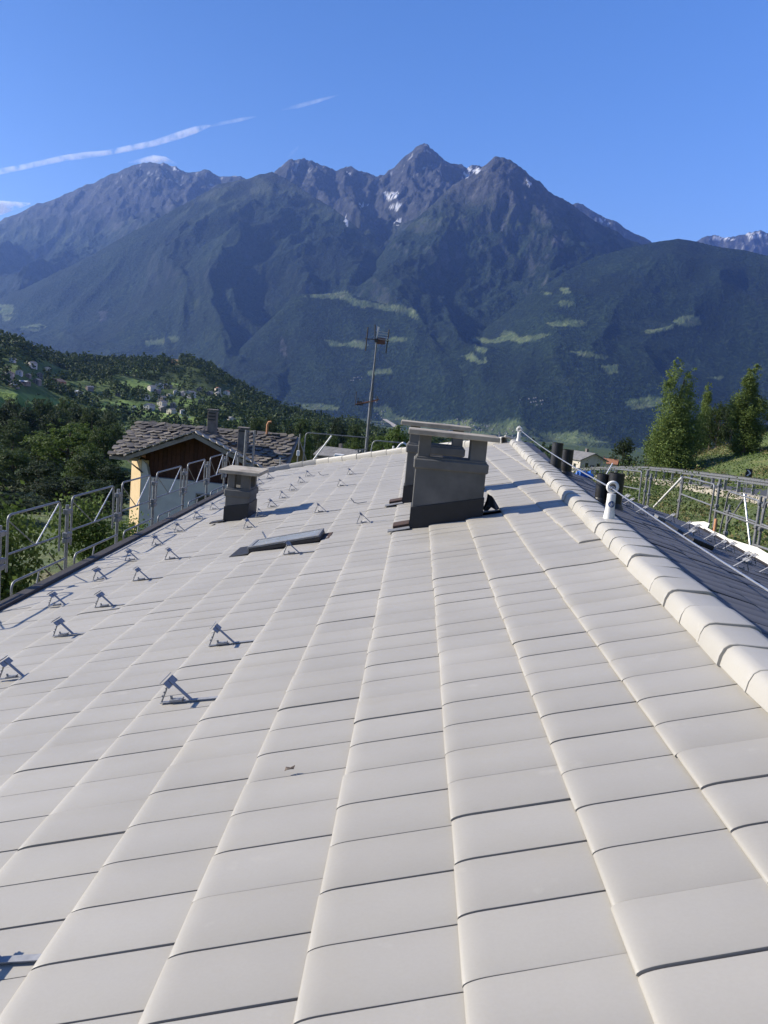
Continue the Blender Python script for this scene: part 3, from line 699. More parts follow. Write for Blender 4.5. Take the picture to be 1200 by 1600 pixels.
# road on the right, its outer guard rail (distance measured along the view)
RAILPX = [(1420, 835, 27), (1290, 802, 35), (1200, 783, 41), (1130, 770, 47), (1085, 762, 52), (1042, 754, 58), (1005, 749, 64), (975, 747, 70), (940, 746, 78), (905, 746, 88), (870, 748, 100)]
RAIL = np.array([at_y(*q) for q in RAILPX])
def rail_frame(x, y):
    """signed distance to the rail line (right side positive) and the rail height there"""
    best = np.full(np.shape(x), 1e9); sg = np.zeros(np.shape(x)); hz = np.zeros(np.shape(x))
    P = np.vstack([RAIL[0] + (RAIL[0] - RAIL[1]) * 4, RAIL, RAIL[-1] + (RAIL[-1] - RAIL[-2]) * 6])
    for p, q in zip(P[:-1], P[1:]):
        d = q - p; L2 = d[0] ** 2 + d[1] ** 2; t = np.clip(((x - p[0]) * d[0] + (y - p[1]) * d[1]) / L2, 0, 1)
        qx, qy = p[0] + t * d[0], p[1] + t * d[1]; dd = np.hypot(x - qx, y - qy); s = np.sign((x - p[0]) * d[1] - (y - p[1]) * d[0])
        m = dd < best; best = np.where(m, dd, best); sg = np.where(m, s, sg); hz = np.where(m, p[2] + t * d[2], hz)
    return best * sg, hz
def near_ground(x, y):
    zb = np.interp(y, [-200, 0, 20, 40, 60, 150, 300, 450, 650, 1000, 2000, 3800, 4500], [-7, -8.2, -9, -10, -11.5, -20, -31, -34, -37, -58, -100, -154, -158])
    zb = zb + np.clip(fbm(x / 60, y / 60, 3), -1, 1) * np.clip((y - 40) / 80, 0, 1) * 2.0
    zb = zb + .8 * fbm(x / 6, y / 6, 2) * .25
    # left hill
    a = x / np.maximum(y, 1.); A, Hh, D = HL
    Dm = np.interp(a, A, D); Hc = np.interp(a, A, Hh); t = np.clip((Dm - y) / 700, 0, 1)
    hill = -37 + (Hc + 37) * (1 - t) ** 1.35 - np.clip(y - Dm, 0, None) * .5 + 7 * fbm(x / 90, y / 90, 4) * np.clip(t * 4, 0.12, 1)
    zb = np.where((y > 500), np.maximum(zb, hill), zb)
    # road bench and the meadow slope above it
    sd, hz = rail_frame(x, y)
    up = np.where(sd > 9, np.maximum(hz, -6.6 - np.clip(y - 106, 0, None) * .25), hz) + np.clip(sd - 11.5, 0, None) * .40 + np.clip(sd - 24, 0, None) * .05
    up = up + .35 * fbm(x / 9, y / 9, 3) * np.clip((sd - 10) / 6, 0, 1)
    down = hz - np.clip(-sd - .6, 0, None) * .42 + .3 * fbm(x / 3, y / 3, 3) * np.clip((-sd - .6) / 3, 0, 1)
    bank = np.where(sd > 0, up, down)
    w = np.where(sd > 0, np.clip((205 - y) / 70, 0, 1), np.clip((150 - y) / 60, 0, 1))
    zb = np.where(y < 205, np.maximum(zb, bank) * w + zb * (1 - w), zb)
    return zb
def ground_at(px, py, dmin=30, dmax=4200):
    r = ray(px, py); r = r / r[1]; ys = np.geomspace(dmin, dmax, 1500); P = r[None] * ys[:, None]
    below = np.nonzero(P[:, 2] < near_ground(P[:, 0], P[:, 1]))[0]
    i = below[0] if len(below) else len(ys) - 1
    p = P[i].copy(); p[2] = float(near_ground(p[0:1], p[1:2])[0]); return p
def in_poly(u, v, poly):
    ins = np.zeros(u.shape, bool); n_ = len(poly)
    for i in range(n_):
        (x1, y1), (x2, y2) = poly[i], poly[(i + 1) % n_]
        c = (y1 > v) != (y2 > v)
        with np.errstate(divide='ignore', invalid='ignore'):
            ins ^= c & (u < (x2 - x1) * (v - y1) / (y2 - y1) + x1)
    return ins
def grid_faces(nr, nc):
    i = np.arange(nr - 1)[:, None] * nc + np.arange(nc - 1)[None]
    return np.stack([i, i + 1, i + nc + 1, i + nc], -1).reshape(-1, 4)
def attr(me, name, vals):
    t = me.attributes.new(name, 'FLOAT', 'POINT'); t.data.foreach_set('value', np.asarray(vals, np.float32).ravel())

# --- mountain material: forest, meadow, rock, snow (masks are what grows or lies there)
def terrain_material(name, fs, trees, bumpd, mead=((.07, .10, .042), (.12, .145, .065), (.21, .19, .11))):
    m, n, l = new_mat(name); B = n['Principled BSDF']; B.inputs['Roughness'].default_value = .95; B.inputs['Specular IOR Level'].default_value = .1
    geo = n.new('ShaderNodeNewGeometry')
    def pn(scale, det=4, ro=.6):
        x = n.new('ShaderNodeTexNoise'); x.inputs['Scale'].default_value = scale; x.inputs['Detail'].default_value = det; x.inputs['Roughness'].default_value = ro
        l.new(geo.outputs['Position'], x.inputs['Vector']); return x.outputs[0]
    def at(nm):
        a = n.new('ShaderNodeAttribute'); a.attribute_name = nm; return a.outputs['Fac']
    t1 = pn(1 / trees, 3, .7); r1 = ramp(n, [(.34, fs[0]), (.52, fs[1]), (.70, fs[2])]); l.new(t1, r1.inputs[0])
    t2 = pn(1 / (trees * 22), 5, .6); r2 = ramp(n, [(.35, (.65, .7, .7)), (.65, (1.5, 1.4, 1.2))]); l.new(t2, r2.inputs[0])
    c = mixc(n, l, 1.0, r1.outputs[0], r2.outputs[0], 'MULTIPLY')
    # scattered clearings and bare ground
    t3 = pn(1 / (trees * 9), 6, .65); r3 = ramp(n, [(.60, (0, 0, 0)), (.70, (.6, .6, .6))]); l.new(t3, r3.inputs[0])
    c = mixc(n, l, r3.outputs[0], c, (.034, .048, .026))
    md = pn(1 / 70, 4); rm = ramp(n, [(.35, mead[0]), (.6, mead[1]), (.8, mead[2])]); l.new(md, rm.inputs[0])
    c = mixc(n, l, at('meadow'), c, rm.outputs[0])
    rk = pn(1 / 120, 8, .7); rr = ramp(n, [(.3, (.028, .031, .037)), (.5, (.050, .052, .058)), (.72, (.125, .123, .126))]); l.new(rk, rr.inputs[0])
    c = mixc(n, l, at('rock'), c, rr.outputs[0])
    c = mixc(n, l, at('dry'), c, (.20, .13, .06))
    c = mixc(n, l, at('snow'), c, (.78, .79, .82))
    l.new(c, B.inputs['Base Color'])
    h = n.new('ShaderNodeMath'); h.operation = 'MULTIPLY_ADD'; h.inputs[1].default_value = .35; l.new(rk, h.inputs[0]); l.new(t1, h.inputs[2])
    bump(n, l, h.outputs[0], 1.0, bumpd, B)
    return m
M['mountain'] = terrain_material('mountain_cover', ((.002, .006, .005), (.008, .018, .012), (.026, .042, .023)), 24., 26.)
M['hill'] = terrain_material('hill_cover', ((.016, .026, .012), (.035, .052, .02), (.06, .075, .03)), 9., 2., ((.11, .17, .045), (.16, .22, .06), (.24, .24, .09)))

# --- mountains
NA, NY = 1000, 520
ga = np.linspace(-.66, .66, NA); gy = np.concatenate([np.linspace(3900, 10500, 400), np.linspace(10530, 16000, NY - 400)])
Ag, Yg = np.meshgrid(ga, gy); Zg, Ig, Tg = mountains(Ag, Yg)
Zg[0] = VALLEY - 5
V = np.stack([Ag * Yg, Yg, Zg], -1).reshape(-1, 3)
me = np_mesh('mountain', V, grid_faces(NY, NA), M['mountain'], True)
U_, V_ = project(V); U_ = U_.reshape(Zg.shape); V_ = V_.reshape(Zg.shape)
zx = np.gradient(Zg, axis=1) / np.maximum(np.gradient(Ag * Yg, axis=1), 1); zy = np.gradient(Zg, axis=0) / np.gradient(Yg, axis=0)
slope = np.hypot(zx, zy); n1 = fbm(V[:, 0] / 220, V[:, 1] / 220, 4).reshape(Zg.shape); n2 = fbm(V[:, 0] / 70, V[:, 1] / 70, 3).reshape(Zg.shape)
alt = Zg + 160 * n1
high = sstep(1450, 2050, alt)
rock = np.clip(high * (.45 + .55 * sstep(.3, .9, slope)) + .55 * sstep(1.35, 1.9, slope + .45 * n2 + .3 * n1) * sstep(300, 900, Zg), 0, 1)
rock = np.where((Ig == 6) | (Ig == 7), rock * .25, rock); rock = np.where(Ig == 1, rock * .4, rock); rock = rock * .9
meadow = .3 * sstep(1350, 1650, alt) * (1 - sstep(1900, 2300, alt)) * sstep(.25, .6, n1 + .3)
meadow = np.where((Ig == 6) | (Ig == 7), 0, meadow)
MEADOWS = [(Ig >= 0, p) for p in (
    [(476, 462), (500, 459), (545, 455), (553, 466), (585, 474), (625, 478), (652, 486), (655, 498), (635, 492), (600, 484), (565, 480), (535, 468), (500, 466)],
    [(722, 556), (738, 552), (752, 566), (764, 556), (760, 568), (748, 571), (735, 564)], [(742, 541), (762, 545), (758, 552), (741, 550)], [(733, 526), (765, 530), (800, 522), (812, 526), (780, 536), (745, 535)],
    [(785, 515), (800, 519), (815, 528), (845, 520), (862, 522), (850, 527), (815, 536), (790, 530), (780, 524)], [(855, 505), (885, 499), (912, 500), (918, 510), (890, 509), (862, 511)],
    [(868, 473), (880, 468), (896, 471), (890, 479), (875, 480)], [(843, 455), (856, 456), (863, 461), (850, 461)], [(870, 451), (888, 450), (896, 455), (880, 458)],
    [(1052, 503), (1068, 493), (1096, 495), (1094, 508), (1075, 510), (1060, 508)], [(1008, 516), (1040, 510), (1050, 506), (1052, 513), (1030, 518), (1010, 520)],
    [(940, 572), (965, 570), (968, 582), (945, 585)], [(890, 547), (925, 552), (950, 558), (945, 562), (905, 556)], [(975, 628), (1015, 618), (1040, 622), (1030, 634), (990, 640)], [(1100, 590), (1130, 588), (1125, 594)],
    [(0, 474), (22, 476), (24, 490), (0, 492)], [(32, 511), (60, 505), (76, 511), (60, 518), (35, 517)], [(0, 492), (20, 494), (10, 502)], [(228, 533), (255, 527), (258, 537), (232, 540)], [(265, 524), (280, 524), (280, 532), (265, 533)],
    [(535, 536), (560, 530), (580, 540), (565, 546)], [(505, 531), (525, 533), (545, 540), (520, 541)], [(575, 580), (610, 575), (612, 582), (580, 587)], [(598, 533), (612, 525), (640, 528), (630, 534)],
    [(585, 640), (600, 632), (618, 648), (640, 655), (690, 665), (720, 672), (760, 690), (700, 690), (640, 672), (605, 660)], [(460, 630), (520, 632), (540, 640), (480, 640)])]
wob = 5 * n2; wob2 = 3 * n1
for cond, poly in MEADOWS: meadow = np.where(cond & in_poly(U_ + wob, V_ + wob2 * .6, poly), np.clip(.8 + .5 * n2, .2, 1), meadow)
meadow = np.where((Ig == -1) | (Tg > .97), np.clip(.55 + 1.2 * n1, 0, 1), meadow)
snow = np.zeros(Zg.shape)
SNOWS = [[(597, 295), (606, 303), (622, 300), (624, 308), (605, 312)], [(608, 322), (622, 318), (632, 322), (620, 330)], [(560, 318), (578, 322), (586, 328), (565, 325)], [(540, 266), (552, 272), (548, 277)], [(730, 262), (752, 262), (748, 272), (733, 268)],
         [(1105, 366), (1140, 370), (1150, 376), (1120, 374)], [(1165, 364), (1190, 362), (1200, 368), (1175, 372)], [(930, 335), (945, 342), (955, 352), (940, 345)], [(620, 340), (628, 345), (622, 355), (616, 348)], [(268, 258), (285, 268), (278, 272)], [(538, 335), (545, 345), (543, 355)],
         [(822, 280), (832, 286), (828, 292)], [(724, 268), (736, 274), (728, 281)]]
for poly in SNOWS: snow = np.where(in_poly(U_ + wob * .6, V_ + wob2 * .5, poly) & (n2 > -.1) & (Ig != 6) & (Ig != 7), .75, snow)
snow = np.maximum(snow, sstep(.62, .72, n2 + .25 * n1) * sstep(2150, 2500, Zg) * .35)
scree = [[(845, 300), (865, 330), (850, 345), (838, 330)], [(860, 365), (885, 370), (880, 390), (862, 385)], [(780, 330), (792, 350), (785, 365)], [(440, 525), (450, 555), (445, 560), (438, 540)], [(155, 490), (168, 488), (160, 505)]]
for poly in scree: rock = np.where(in_poly(U_ + wob, V_ + wob2, poly), np.clip(.7 + .5 * n2, 0, 1), rock)
attr(me, 'rock', rock); attr(me, 'meadow', meadow); attr(me, 'snow', snow); attr(me, 'dry', np.zeros(Zg.shape))
tag(link('mountain', me), kind='structure', label='blue hazy mountain range with forested slopes, rocky peaks and snow patches')

# --- hillside and valley side between the house and the mountains
ga2 = np.linspace(-.66, .66, 420); gy2 = np.concatenate([np.geomspace(140, 1500, 330), np.linspace(1520, 3900, 70)])
A2, Y2 = np.meshgrid(ga2, gy2); Z2 = near_ground(A2 * Y2, Y2); Z2[-1] = VALLEY - 5
V2 = np.stack([A2 * Y2, Y2, Z2], -1).reshape(-1, 3)
FIELDS = [[(-60, 606), (0, 608), (60, 618), (96, 626), (140, 648), (190, 668), (150, 662), (80, 640), (0, 634), (-60, 630)], [(120, 636), (190, 625), (250, 640), (300, 652), (345, 668), (310, 668), (240, 655), (180, 645)],
          [(178, 600), (205, 592), (238, 598), (235, 610), (200, 612), (180, 606)], [(185, 580), (215, 576), (215, 583), (190, 584)], [(266, 596), (285, 600), (283, 604), (266, 601)], [(275, 624), (306, 626), (298, 634), (280, 632)], [(340, 660), (372, 655), (400, 665), (370, 672)],
          [(0, 545), (6, 546), (4, 552), (0, 551)], [(16, 548), (28, 552), (24, 557)], [(512, 650), (545, 658), (540, 664), (520, 660)]]
u2, v2 = project(V2); q2 = fbm(V2[:, 0] / 25, V2[:, 1] / 25, 3)
field = np.zeros(len(V2), bool)
for p in FIELDS: field |= in_poly(u2 + 2 * q2, v2 + 1.0 * q2, p)
field &= (V2[:, 1] > 250) & (V2[:, 1] < 1400)
dryp = [[(245, 552), (262, 546), (292, 545), (316, 556), (300, 560), (285, 556), (268, 566), (258, 562)], [(268, 555), (282, 558), (278, 570), (265, 568)]]
dry = np.zeros(len(V2), bool)
for p in dryp: dry |= in_poly(u2 + 2 * q2, v2 + q2, p)
dry &= V2[:, 1] > 900
me = np_mesh('hillside', V2, grid_faces(len(gy2), len(ga2)), M['hill'], True)
attr(me, 'rock', np.zeros(len(V2))); attr(me, 'snow', np.zeros(len(V2))); attr(me, 'meadow', np.where(field, 1, np.where(V2[:, 1] < 900, .35, .1))); attr(me, 'dry', dry * .9)
tag(link('hillside', me), kind='structure', label='wooded hillside with green fields and a scattered village')
# --- near ground
gx3 = np.arange(-260, 261, 2.6); gy3 = np.concatenate([np.arange(-160, 0, 8), np.arange(0, 140, 2.0), [140.]])
X3, Y3 = np.meshgrid(gx3, gy3); Z3 = near_ground(X3, Y3)
V3 = np.stack([X3, Y3, Z3], -1).reshape(-1, 3)
m, n, l = new_mat('ground_cover'); B = n['Principled BSDF']; B.inputs['Roughness'].default_value = .95; M['ground'] = m
x = noise_node(n, l, .35, 6); r = ramp(n, [(.32, (.035, .055, .015)), (.5, (.085, .115, .03)), (.62, (.13, .14, .045)), (.75, (.17, .145, .075))]); l.new(x.outputs[0], r.inputs[0]); l.new(r.outputs[0], B.inputs['Base Color'])
x = noise_node(n, l, 3.0, 8); bump(n, l, x.outputs[0], 1, .25, B)
tag(link('ground', np_mesh('ground', V3, grid_faces(len(gy3), len(gx3)), M['ground'], True)), kind='structure')

# ================================================================== ROAD
def rail_pts(off, dz=0.0, step=2.0, ext=True):
    P = np.vstack([RAIL[0] + (RAIL[0] - RAIL[1]) * 1.2, RAIL, RAIL[-1] + (RAIL[-1] - RAIL[-2]) * 2.5]) if ext else RAIL
    seg = np.hypot(*(P[1:, :2] - P[:-1, :2]).T); s = np.concatenate([[0], np.cumsum(seg)]); ts = np.arange(0, s[-1], step)
    from numpy import interp
    C = np.stack([interp(ts, s, P[:, i]) for i in range(3)], 1)
    for _ in range(6): C[1:-1] = .25 * C[:-2] + .5 * C[1:-1] + .25 * C[2:]
    T = np.gradient(C, axis=0); T /= np.linalg.norm(T, axis=1)[:, None]; Nn = np.stack([T[:, 1], -T[:, 0], np.zeros(len(C))], 1); Nn /= np.linalg.norm(Nn, axis=1)[:, None]
    return C + Nn * off + np.array([0, 0, dz]), T, Nn
def strip(mb, o0, o1, dz, th=0.0):
    a, _, _ = rail_pts(o0, dz); b, _, _ = rail_pts(o1, dz); n_ = len(a); vs = list(a) + list(b); fs = [(i, i + 1, n_ + i + 1, n_ + i) for i in range(n_ - 1)]
    if th:
        vs += [p - np.array([0, 0, th]) for p in a] + [p - np.array([0, 0, th]) for p in b]
        fs += [(i + 1, i, 2 * n_ + i, 2 * n_ + i + 1) for i in range(n_ - 1)] + [(n_ + i, n_ + i + 1, 3 * n_ + i + 1, 3 * n_ + i) for i in range(n_ - 1)]
    mb.add(vs, fs)
mb = MB(); strip(mb, .7, 10.4, .09, .5); tag(mb.build('road', M['asphalt']), kind='structure', label='grey asphalt road curving past the house')
mb = MB(); strip(mb, 1.0, 1.14, .096); strip(mb, 9.9, 10.04, .096); tag(mb.build('road_markings', M['line']), kind='structure')
mb = MB(); strip(mb, -.35, .7, .16, .7); tag(mb.build('kerb', M['cap_top']), kind='structure', label='pale concrete kerb under the guard rail')
def guard_rail(name, off, h, beam_h, label, post_w, step, cat='guard rail', thin=False):
    C, T, Nn = rail_pts(off, .1, step); root = empty(name, C[len(C) // 2], label=label, cat=cat, group='road guard rails')
    inv = Matrix.Translation(-root.location)
    def add(mb, nm, mat):
        o = mb.build(nm, mat); o.parent = root; o.matrix_parent_inverse = inv; return o
    prof = [(-.04, -beam_h / 2), (.03, -beam_h * .36), (.03, -beam_h * .18), (-.035, 0), (.03, beam_h * .18), (.03, beam_h * .36), (-.04, beam_h / 2)] if not thin else [(-.02, -beam_h / 2), (.02, -beam_h / 2), (.02, beam_h / 2), (-.02, beam_h / 2)]
    for hh in ((h,) if not thin else (h, h * .5)):
        mb = MB(); m_ = len(prof); vs = []
        for c, nn in zip(C, Nn):
            for q, z in prof: vs.append(c - nn * (.09 - q) + np.array([0, 0, hh - beam_h / 2 + z]))
        mb.add(vs, [(i * m_ + k, i * m_ + k + 1, (i + 1) * m_ + k + 1, (i + 1) * m_ + k) for i in range(len(C) - 1) for k in range(m_ - 1)])
        add(mb, 'beam', M['galv_dull'])
    mb = MB(); mb.box((0, 0, h / 2 - .2), (post_w, post_w * .7, h + .4)); proto = mb.build('post', M['rail_post']); first = True
    for c in C[:150]:
        o = proto if first else proto.copy()
        if not first: COL.objects.link(o)
        first = False; o.parent = root; o.matrix_parent_inverse = inv; o.location = [float(v) for v in c]
    return root
M['rail_post'] = simple('rail_post', (.16, .165, .17), (.24, .245, .25), 10, .6, .3)
guard_rail('guard_rail', .1, .92, .30, 'steel guard rail on closely set posts along the near edge of the road', .14, 2.0)
guard_rail('guard_rail', 10.9, .85, .07, 'thin two bar railing along the far edge of the road', .06, 2.0, 'railing', True)
# chevron signs
def chevron(px, py, y, w, label):
    P = at_y(px, py, y); g = float(near_ground(P[0:1], P[1:2])[0]); root = empty('chevron_sign', P, label=label, cat='road sign', group='black chevron signs along the road')
    mb = MB(); mb.box((0, 0, 0), (w, .03, w * 1.25)); b = mb.build('board', M['black'], root, .004)
    mb = MB(); a = w * .36; t = w * .26
    pts = [(-a, -.02, a * 1.3), (-a + t, -.02, a * 1.3), (a, -.02, 0), (-a + t, -.02, -a * 1.3), (-a, -.02, -a * 1.3), (a - t, -.02, 0)]
    mb.add(pts, [(0, 1, 2, 5), (5, 2, 3, 4)]); mb.build('chevron_mark', M['white'], b)
    mb = MB(); mb.tube([(0, .04, w * .5), (0, .04, min(-.3, g - P[2] - .1))], .03, 8); mb.build('post', M['galv_dull'], root)
chevron(1170, 739, 56, .42, 'black sign with one pale chevron, the largest, in front of the grassy slope')
chevron(989, 731, 82, .5, 'black chevron sign left of the tall poplar, seen over the guard rail')
chevron(925, 731, 105, .5, 'smallest black chevron sign, farthest along the road near the roofs')

# ================================================================== TREES
def leaf_cloud(blobs, n, size, cl=26, sig=.10, flat=.7, up=.35, aspect=.62, seed=0):
    """rhombic leaves gathered in clumps near the skin of several blobs; returns verts, faces"""
    g = np.random.default_rng(seed); B = np.array([(*c, *r) for c, r in blobs], float); vol = B[:, 3] * B[:, 4] * B[:, 5]; vol = vol ** .75; vol /= vol.sum()
    K = max(4, n // cl); bi = g.choice(len(B), K, p=vol); d = g.normal(size=(K, 3)); d /= np.linalg.norm(d, axis=1)[:, None]
    rad = (.45 + .6 * g.random(K) ** .6)[:, None]; cen = B[bi, :3] + d * rad * B[bi, 3:]
    sg = sig * (B[bi, 3] + B[bi, 4] + B[bi, 5]) / 3 * g.uniform(.6, 1.4, K)
    ci = np.repeat(np.arange(K), cl); N = len(ci)
    p = cen[ci] + g.normal(size=(N, 3)) * sg[ci][:, None] * np.array([1, 1, flat])
    nr = d[ci] * .8 + g.normal(size=(N, 3)) * .6 + np.array([0, 0, up]); nr /= np.linalg.norm(nr, axis=1)[:, None]
    t = np.cross(nr, g.normal(size=(N, 3))); t /= np.linalg.norm(t, axis=1)[:, None]; b = np.cross(nr, t)
    s = (size * g.uniform(.6, 1.35, N))[:, None]
    v = np.stack([p - t * s, p + b * s * aspect - nr * s * .12, p + t * s, p - b * s * aspect - nr * s * .12], 1).reshape(-1, 3)
    return v, np.arange(4 * N).reshape(-1, 4)
def trunk(mb, h, r, limbs, seed):
    g = random.Random(seed); mb.tube([(0, 0, -.6), (.02 * h * g.uniform(-1, 1), .02 * h * g.uniform(-1, 1), h * .35), (.03 * h * g.uniform(-1, 1), .02 * h, h * .62), (0.02 * h, .0, h * .9)], r, 8, True, r * .25)
    for i in range(limbs):
        a = 2 * math.pi * i / limbs + g.uniform(-.4, .4); z = h * g.uniform(.22, .6); L = h * g.uniform(.22, .36)
        mb.tube([(0, 0, z), (L * .5 * math.cos(a), L * .5 * math.sin(a), z + L * .35), (L * math.cos(a), L * math.sin(a), z + L * .75)], r * .45, 6, True, r * .1)
def tree_proto(name, blobs, n, size, mat, h, r, limbs=6, seed=1, **kw):
    root = empty(name)
    v, f = leaf_cloud(blobs, n, size, seed=seed, **kw); link('crown', np_mesh('crown', v, f, M[mat]), root)
    mb = MB(); trunk(mb, h, r, limbs, seed); mb.build('trunk', M['bark'], root)
    root['h'] = h; root['w'] = 2 * max(abs(b[0][0]) + b[1][0] for b in blobs); return root
def rblobs(n, R, z0, z1, rb, seed):
    g = random.Random(seed); out = []
    for i in range(n):
        t = (i + .5) / n; z = z0 + (z1 - z0) * t; w = R * math.sin(math.pi * (.18 + .72 * t)) * (1.05 - .35 * t); a = g.uniform(0, 6.28) + i * 2.4; q = w * g.uniform(.35, .95)
        s = rb * g.uniform(.75, 1.25); out.append(((q * math.cos(a), q * math.sin(a), z), (s, s, s * .75)))
    return out
PROTO = {}
PROTO['broad'] = [tree_proto('broadleaf_tree', rblobs(15, 4.2, 2.6, 9.0, 1.75, s), 15000, .125, mt, 10, .28, 7, s) for s, mt in ((1, 'leaf_mid'), (2, 'leaf_dark'), (3, 'leaf_mid'), (4, 'leaf_dark'))]
PROTO['bright'] = [tree_proto('broadleaf_tree', rblobs(15, 4.4, 2.2, 9.0, 1.7, s), 16000, .12, 'leaf_bright', 10, .28, 7, s) for s in (8, 9)]
def conifer_blobs(h, R, seed):
    g = random.Random(seed); out = []
    for i in range(13):
        t = i / 12; z = h * (.12 + .82 * t); w = R * (1 - t) ** .85
        for k in range(max(1, int(5 * (1 - t)) + 1)):
            a = g.uniform(0, 6.28); out.append(((w * .62 * math.cos(a), w * .62 * math.sin(a), z - w * .12), (max(.25, w * .5), max(.25, w * .5), h * .035)))
    return out
PROTO['conifer'] = [tree_proto('conifer_tree', conifer_blobs(12, 2.6, s), 7000, .12, 'needle', 12, .22, 0, s, flat=.5, up=.2) for s in (5, 6)]
def poplar_blobs(h, R, tops, seed):
    g = random.Random(seed); out = []
    for (ox, hh, rr) in tops:
        for i in range(24):
            t = i / 23; z = hh * (.06 + .92 * t); w = rr * (math.sin(math.pi * min(1, .22 + .62 * t)) ** .8) * (1.12 - .55 * t)
            for k in range(2):
                a = g.uniform(0, 6.28); q = w * g.uniform(.2, .8); s = max(.22, w * g.uniform(.3, .5)); out.append(((ox * (1 - .3 * t) + q * math.cos(a), q * math.sin(a), z), (s, s, s * 1.7)))
    return out
PROTO['poplar'] = [tree_proto('poplar_tree', poplar_blobs(12, 2.4, [(-.75, 12, 1.75), (1.05, 11.1, 1.6), (.2, 6.5, 2.5)], 3), 46000, .085, 'leaf_poplar', 11, .25, 0, 3, flat=1.4, up=.1, sig=.26, cl=13),
                   tree_proto('poplar_tree', poplar_blobs(12, 2, [(0, 12, 1.75)], 4), 30000, .085, 'leaf_poplar', 11, .22, 0, 4, flat=1.4, up=.1, sig=.26, cl=13)]
used = set()
def put_tree(kind, px, py, y, wpx, label, group, var=0, rz=None, zmin=None):
    src = PROTO[kind][var % len(PROTO[kind])]; top = at_y(px, py, y)
    g = float(near_ground(top[0:1], top[1:2])[0]); H = max(2.0, top[2] - g)
    o = src if src.name not in used else copy_tree(src); used.add(src.name) if o is src else None
    sz = H / (src['h'] * (1.0 if kind in ('poplar',) else 1.02)); sx = wpx * y / F_PX / src['w']
    sz_ = sz
    o.scale = (sx, sx, sz_); o.location = [float(top[0]), float(top[1]), g]; o.rotation_euler = (0, 0, random.uniform(0, 6.28) if rz is None else rz)
    tag(o, label, 'tree', group); return o
GL = 'trees in the dark wood left of the neighbour house'
LA = 'dark leafy tree in the shaded wood left of the stone roofed house'
row = [(-30, 640, 230, 70), (12, 622, 235, 55), (40, 632, 225, 50), (66, 620, 240, 56), (100, 614, 255, 50), (124, 628, 235, 48), (145, 634, 230, 50), (166, 642, 225, 45), (182, 655, 215, 38), (86, 640, 210, 60), (22, 650, 200, 70),
       (-10, 690, 130, 110), (62, 676, 128, 70), (165, 662, 122, 70), (24, 700, 105, 90), (150, 706, 98, 100), (60, 722, 85, 110), (-25, 730, 80, 120), (178, 722, 95, 80), (110, 742, 72, 120), (160, 752, 66, 90), (20, 770, 62, 120), (-60, 660, 110, 120)]
OR2 = ['first', 'second', 'third', 'fourth', 'fifth', 'sixth', 'seventh', 'eighth', 'ninth', 'tenth', 'eleventh', 'twelfth', 'thirteenth', 'fourteenth', 'fifteenth', 'sixteenth', 'seventeenth']
bk = sorted([t for t in row if t[2] >= 200]); fr_ = sorted([t for t in row if t[2] < 200])
for i, (px, py, y, w) in enumerate(bk): put_tree('broad', px, py, y, w, f'dark leafy tree along the green field, {OR2[i]} from the left', GL, i)
for i, (px, py, y, w) in enumerate(fr_): put_tree('broad', px, py, y, w, f'shaded tree low in the dark wood behind the guardrail, {OR2[i]} from the left', GL, i)
put_tree('bright', 112, 655, 124, 116, 'big sunlit round tree standing out of the dark wood at left', GL, 0)
put_tree('bright', 140, 690, 112, 70, 'smaller sunlit tree just below the big round one at left', GL, 1)
GC = 'trees beyond the far gable'
ctr = [(456, 664, 150, 46, 'broad'), (440, 668, 165, 40, 'broad'), (478, 676, 140, 36, 'bright'), (500, 684, 125, 34, 'broad'), (516, 676, 150, 44, 'broad'), (540, 686, 130, 40, 'bright'), (558, 682, 140, 40, 'bright'), (580, 680, 160, 44, 'broad'), (600, 674, 140, 60, 'bright'),
       (425, 650, 230, 40, 'broad'), (405, 650, 260, 36, 'broad'), (470, 650, 260, 44, 'broad'), (500, 652, 270, 44, 'broad'), (530, 655, 260, 44, 'broad'), (560, 660, 230, 40, 'broad'), (660, 672, 120, 60, 'bright'), (690, 690, 130, 60, 'broad')]
for i, (px, py, y, w, k) in enumerate(sorted(ctr)): put_tree(k, px, py, y, w, f'leafy tree in the grove beyond the far gable, {OR2[i]} from the left', GC, i)
put_tree('bright', 624, 659, 95, 66, 'large sunlit green tree just left of the big chimneys', GC, 1)
put_tree('conifer', 576, 662, 150, 16, 'slender dark conifer right behind the aerial mast', GC, 0)
GR = 'trees along the road on the right'
put_tree('poplar', 1068, 577, 99, 90, 'tallest poplar with two pointed tops beside the road', GR, 0, 0.15)
put_tree('poplar', 1178, 584, 98, 56, 'slim poplar with silvery leaf tips on the grassy slope', GR, 1, 1.0)
put_tree('poplar', 1107, 610, 130, 28, 'thin pale poplar far behind the tallest one', GR, 1, 2.2)
for i, (px, py, y, w, k) in enumerate([(1128, 628, 122, 50, 'broad'), (1148, 634, 120, 46, 'broad'), (1114, 655, 124, 46, 'broad')]): put_tree(k, px, py, y, w, 'dark green tree between the two poplars, ' + ('the middle one', 'the right one', 'the left one')[i], GR, i)
put_tree('broad', 1208, 640, 122, 40, 'dark tree at the right edge behind the slim poplar', GR, 1)
put_tree('broad', 1030, 672, 120, 44, 'dark spreading tree just left of the tall poplar', GR, 3)
put_tree('conifer', 1014, 688, 130, 30, 'small dark conifer left of the spreading tree', GR, 1)
put_tree('broad', 978, 684, 125, 46, 'round dark tree right of the small tiled roofs', GR, 1)
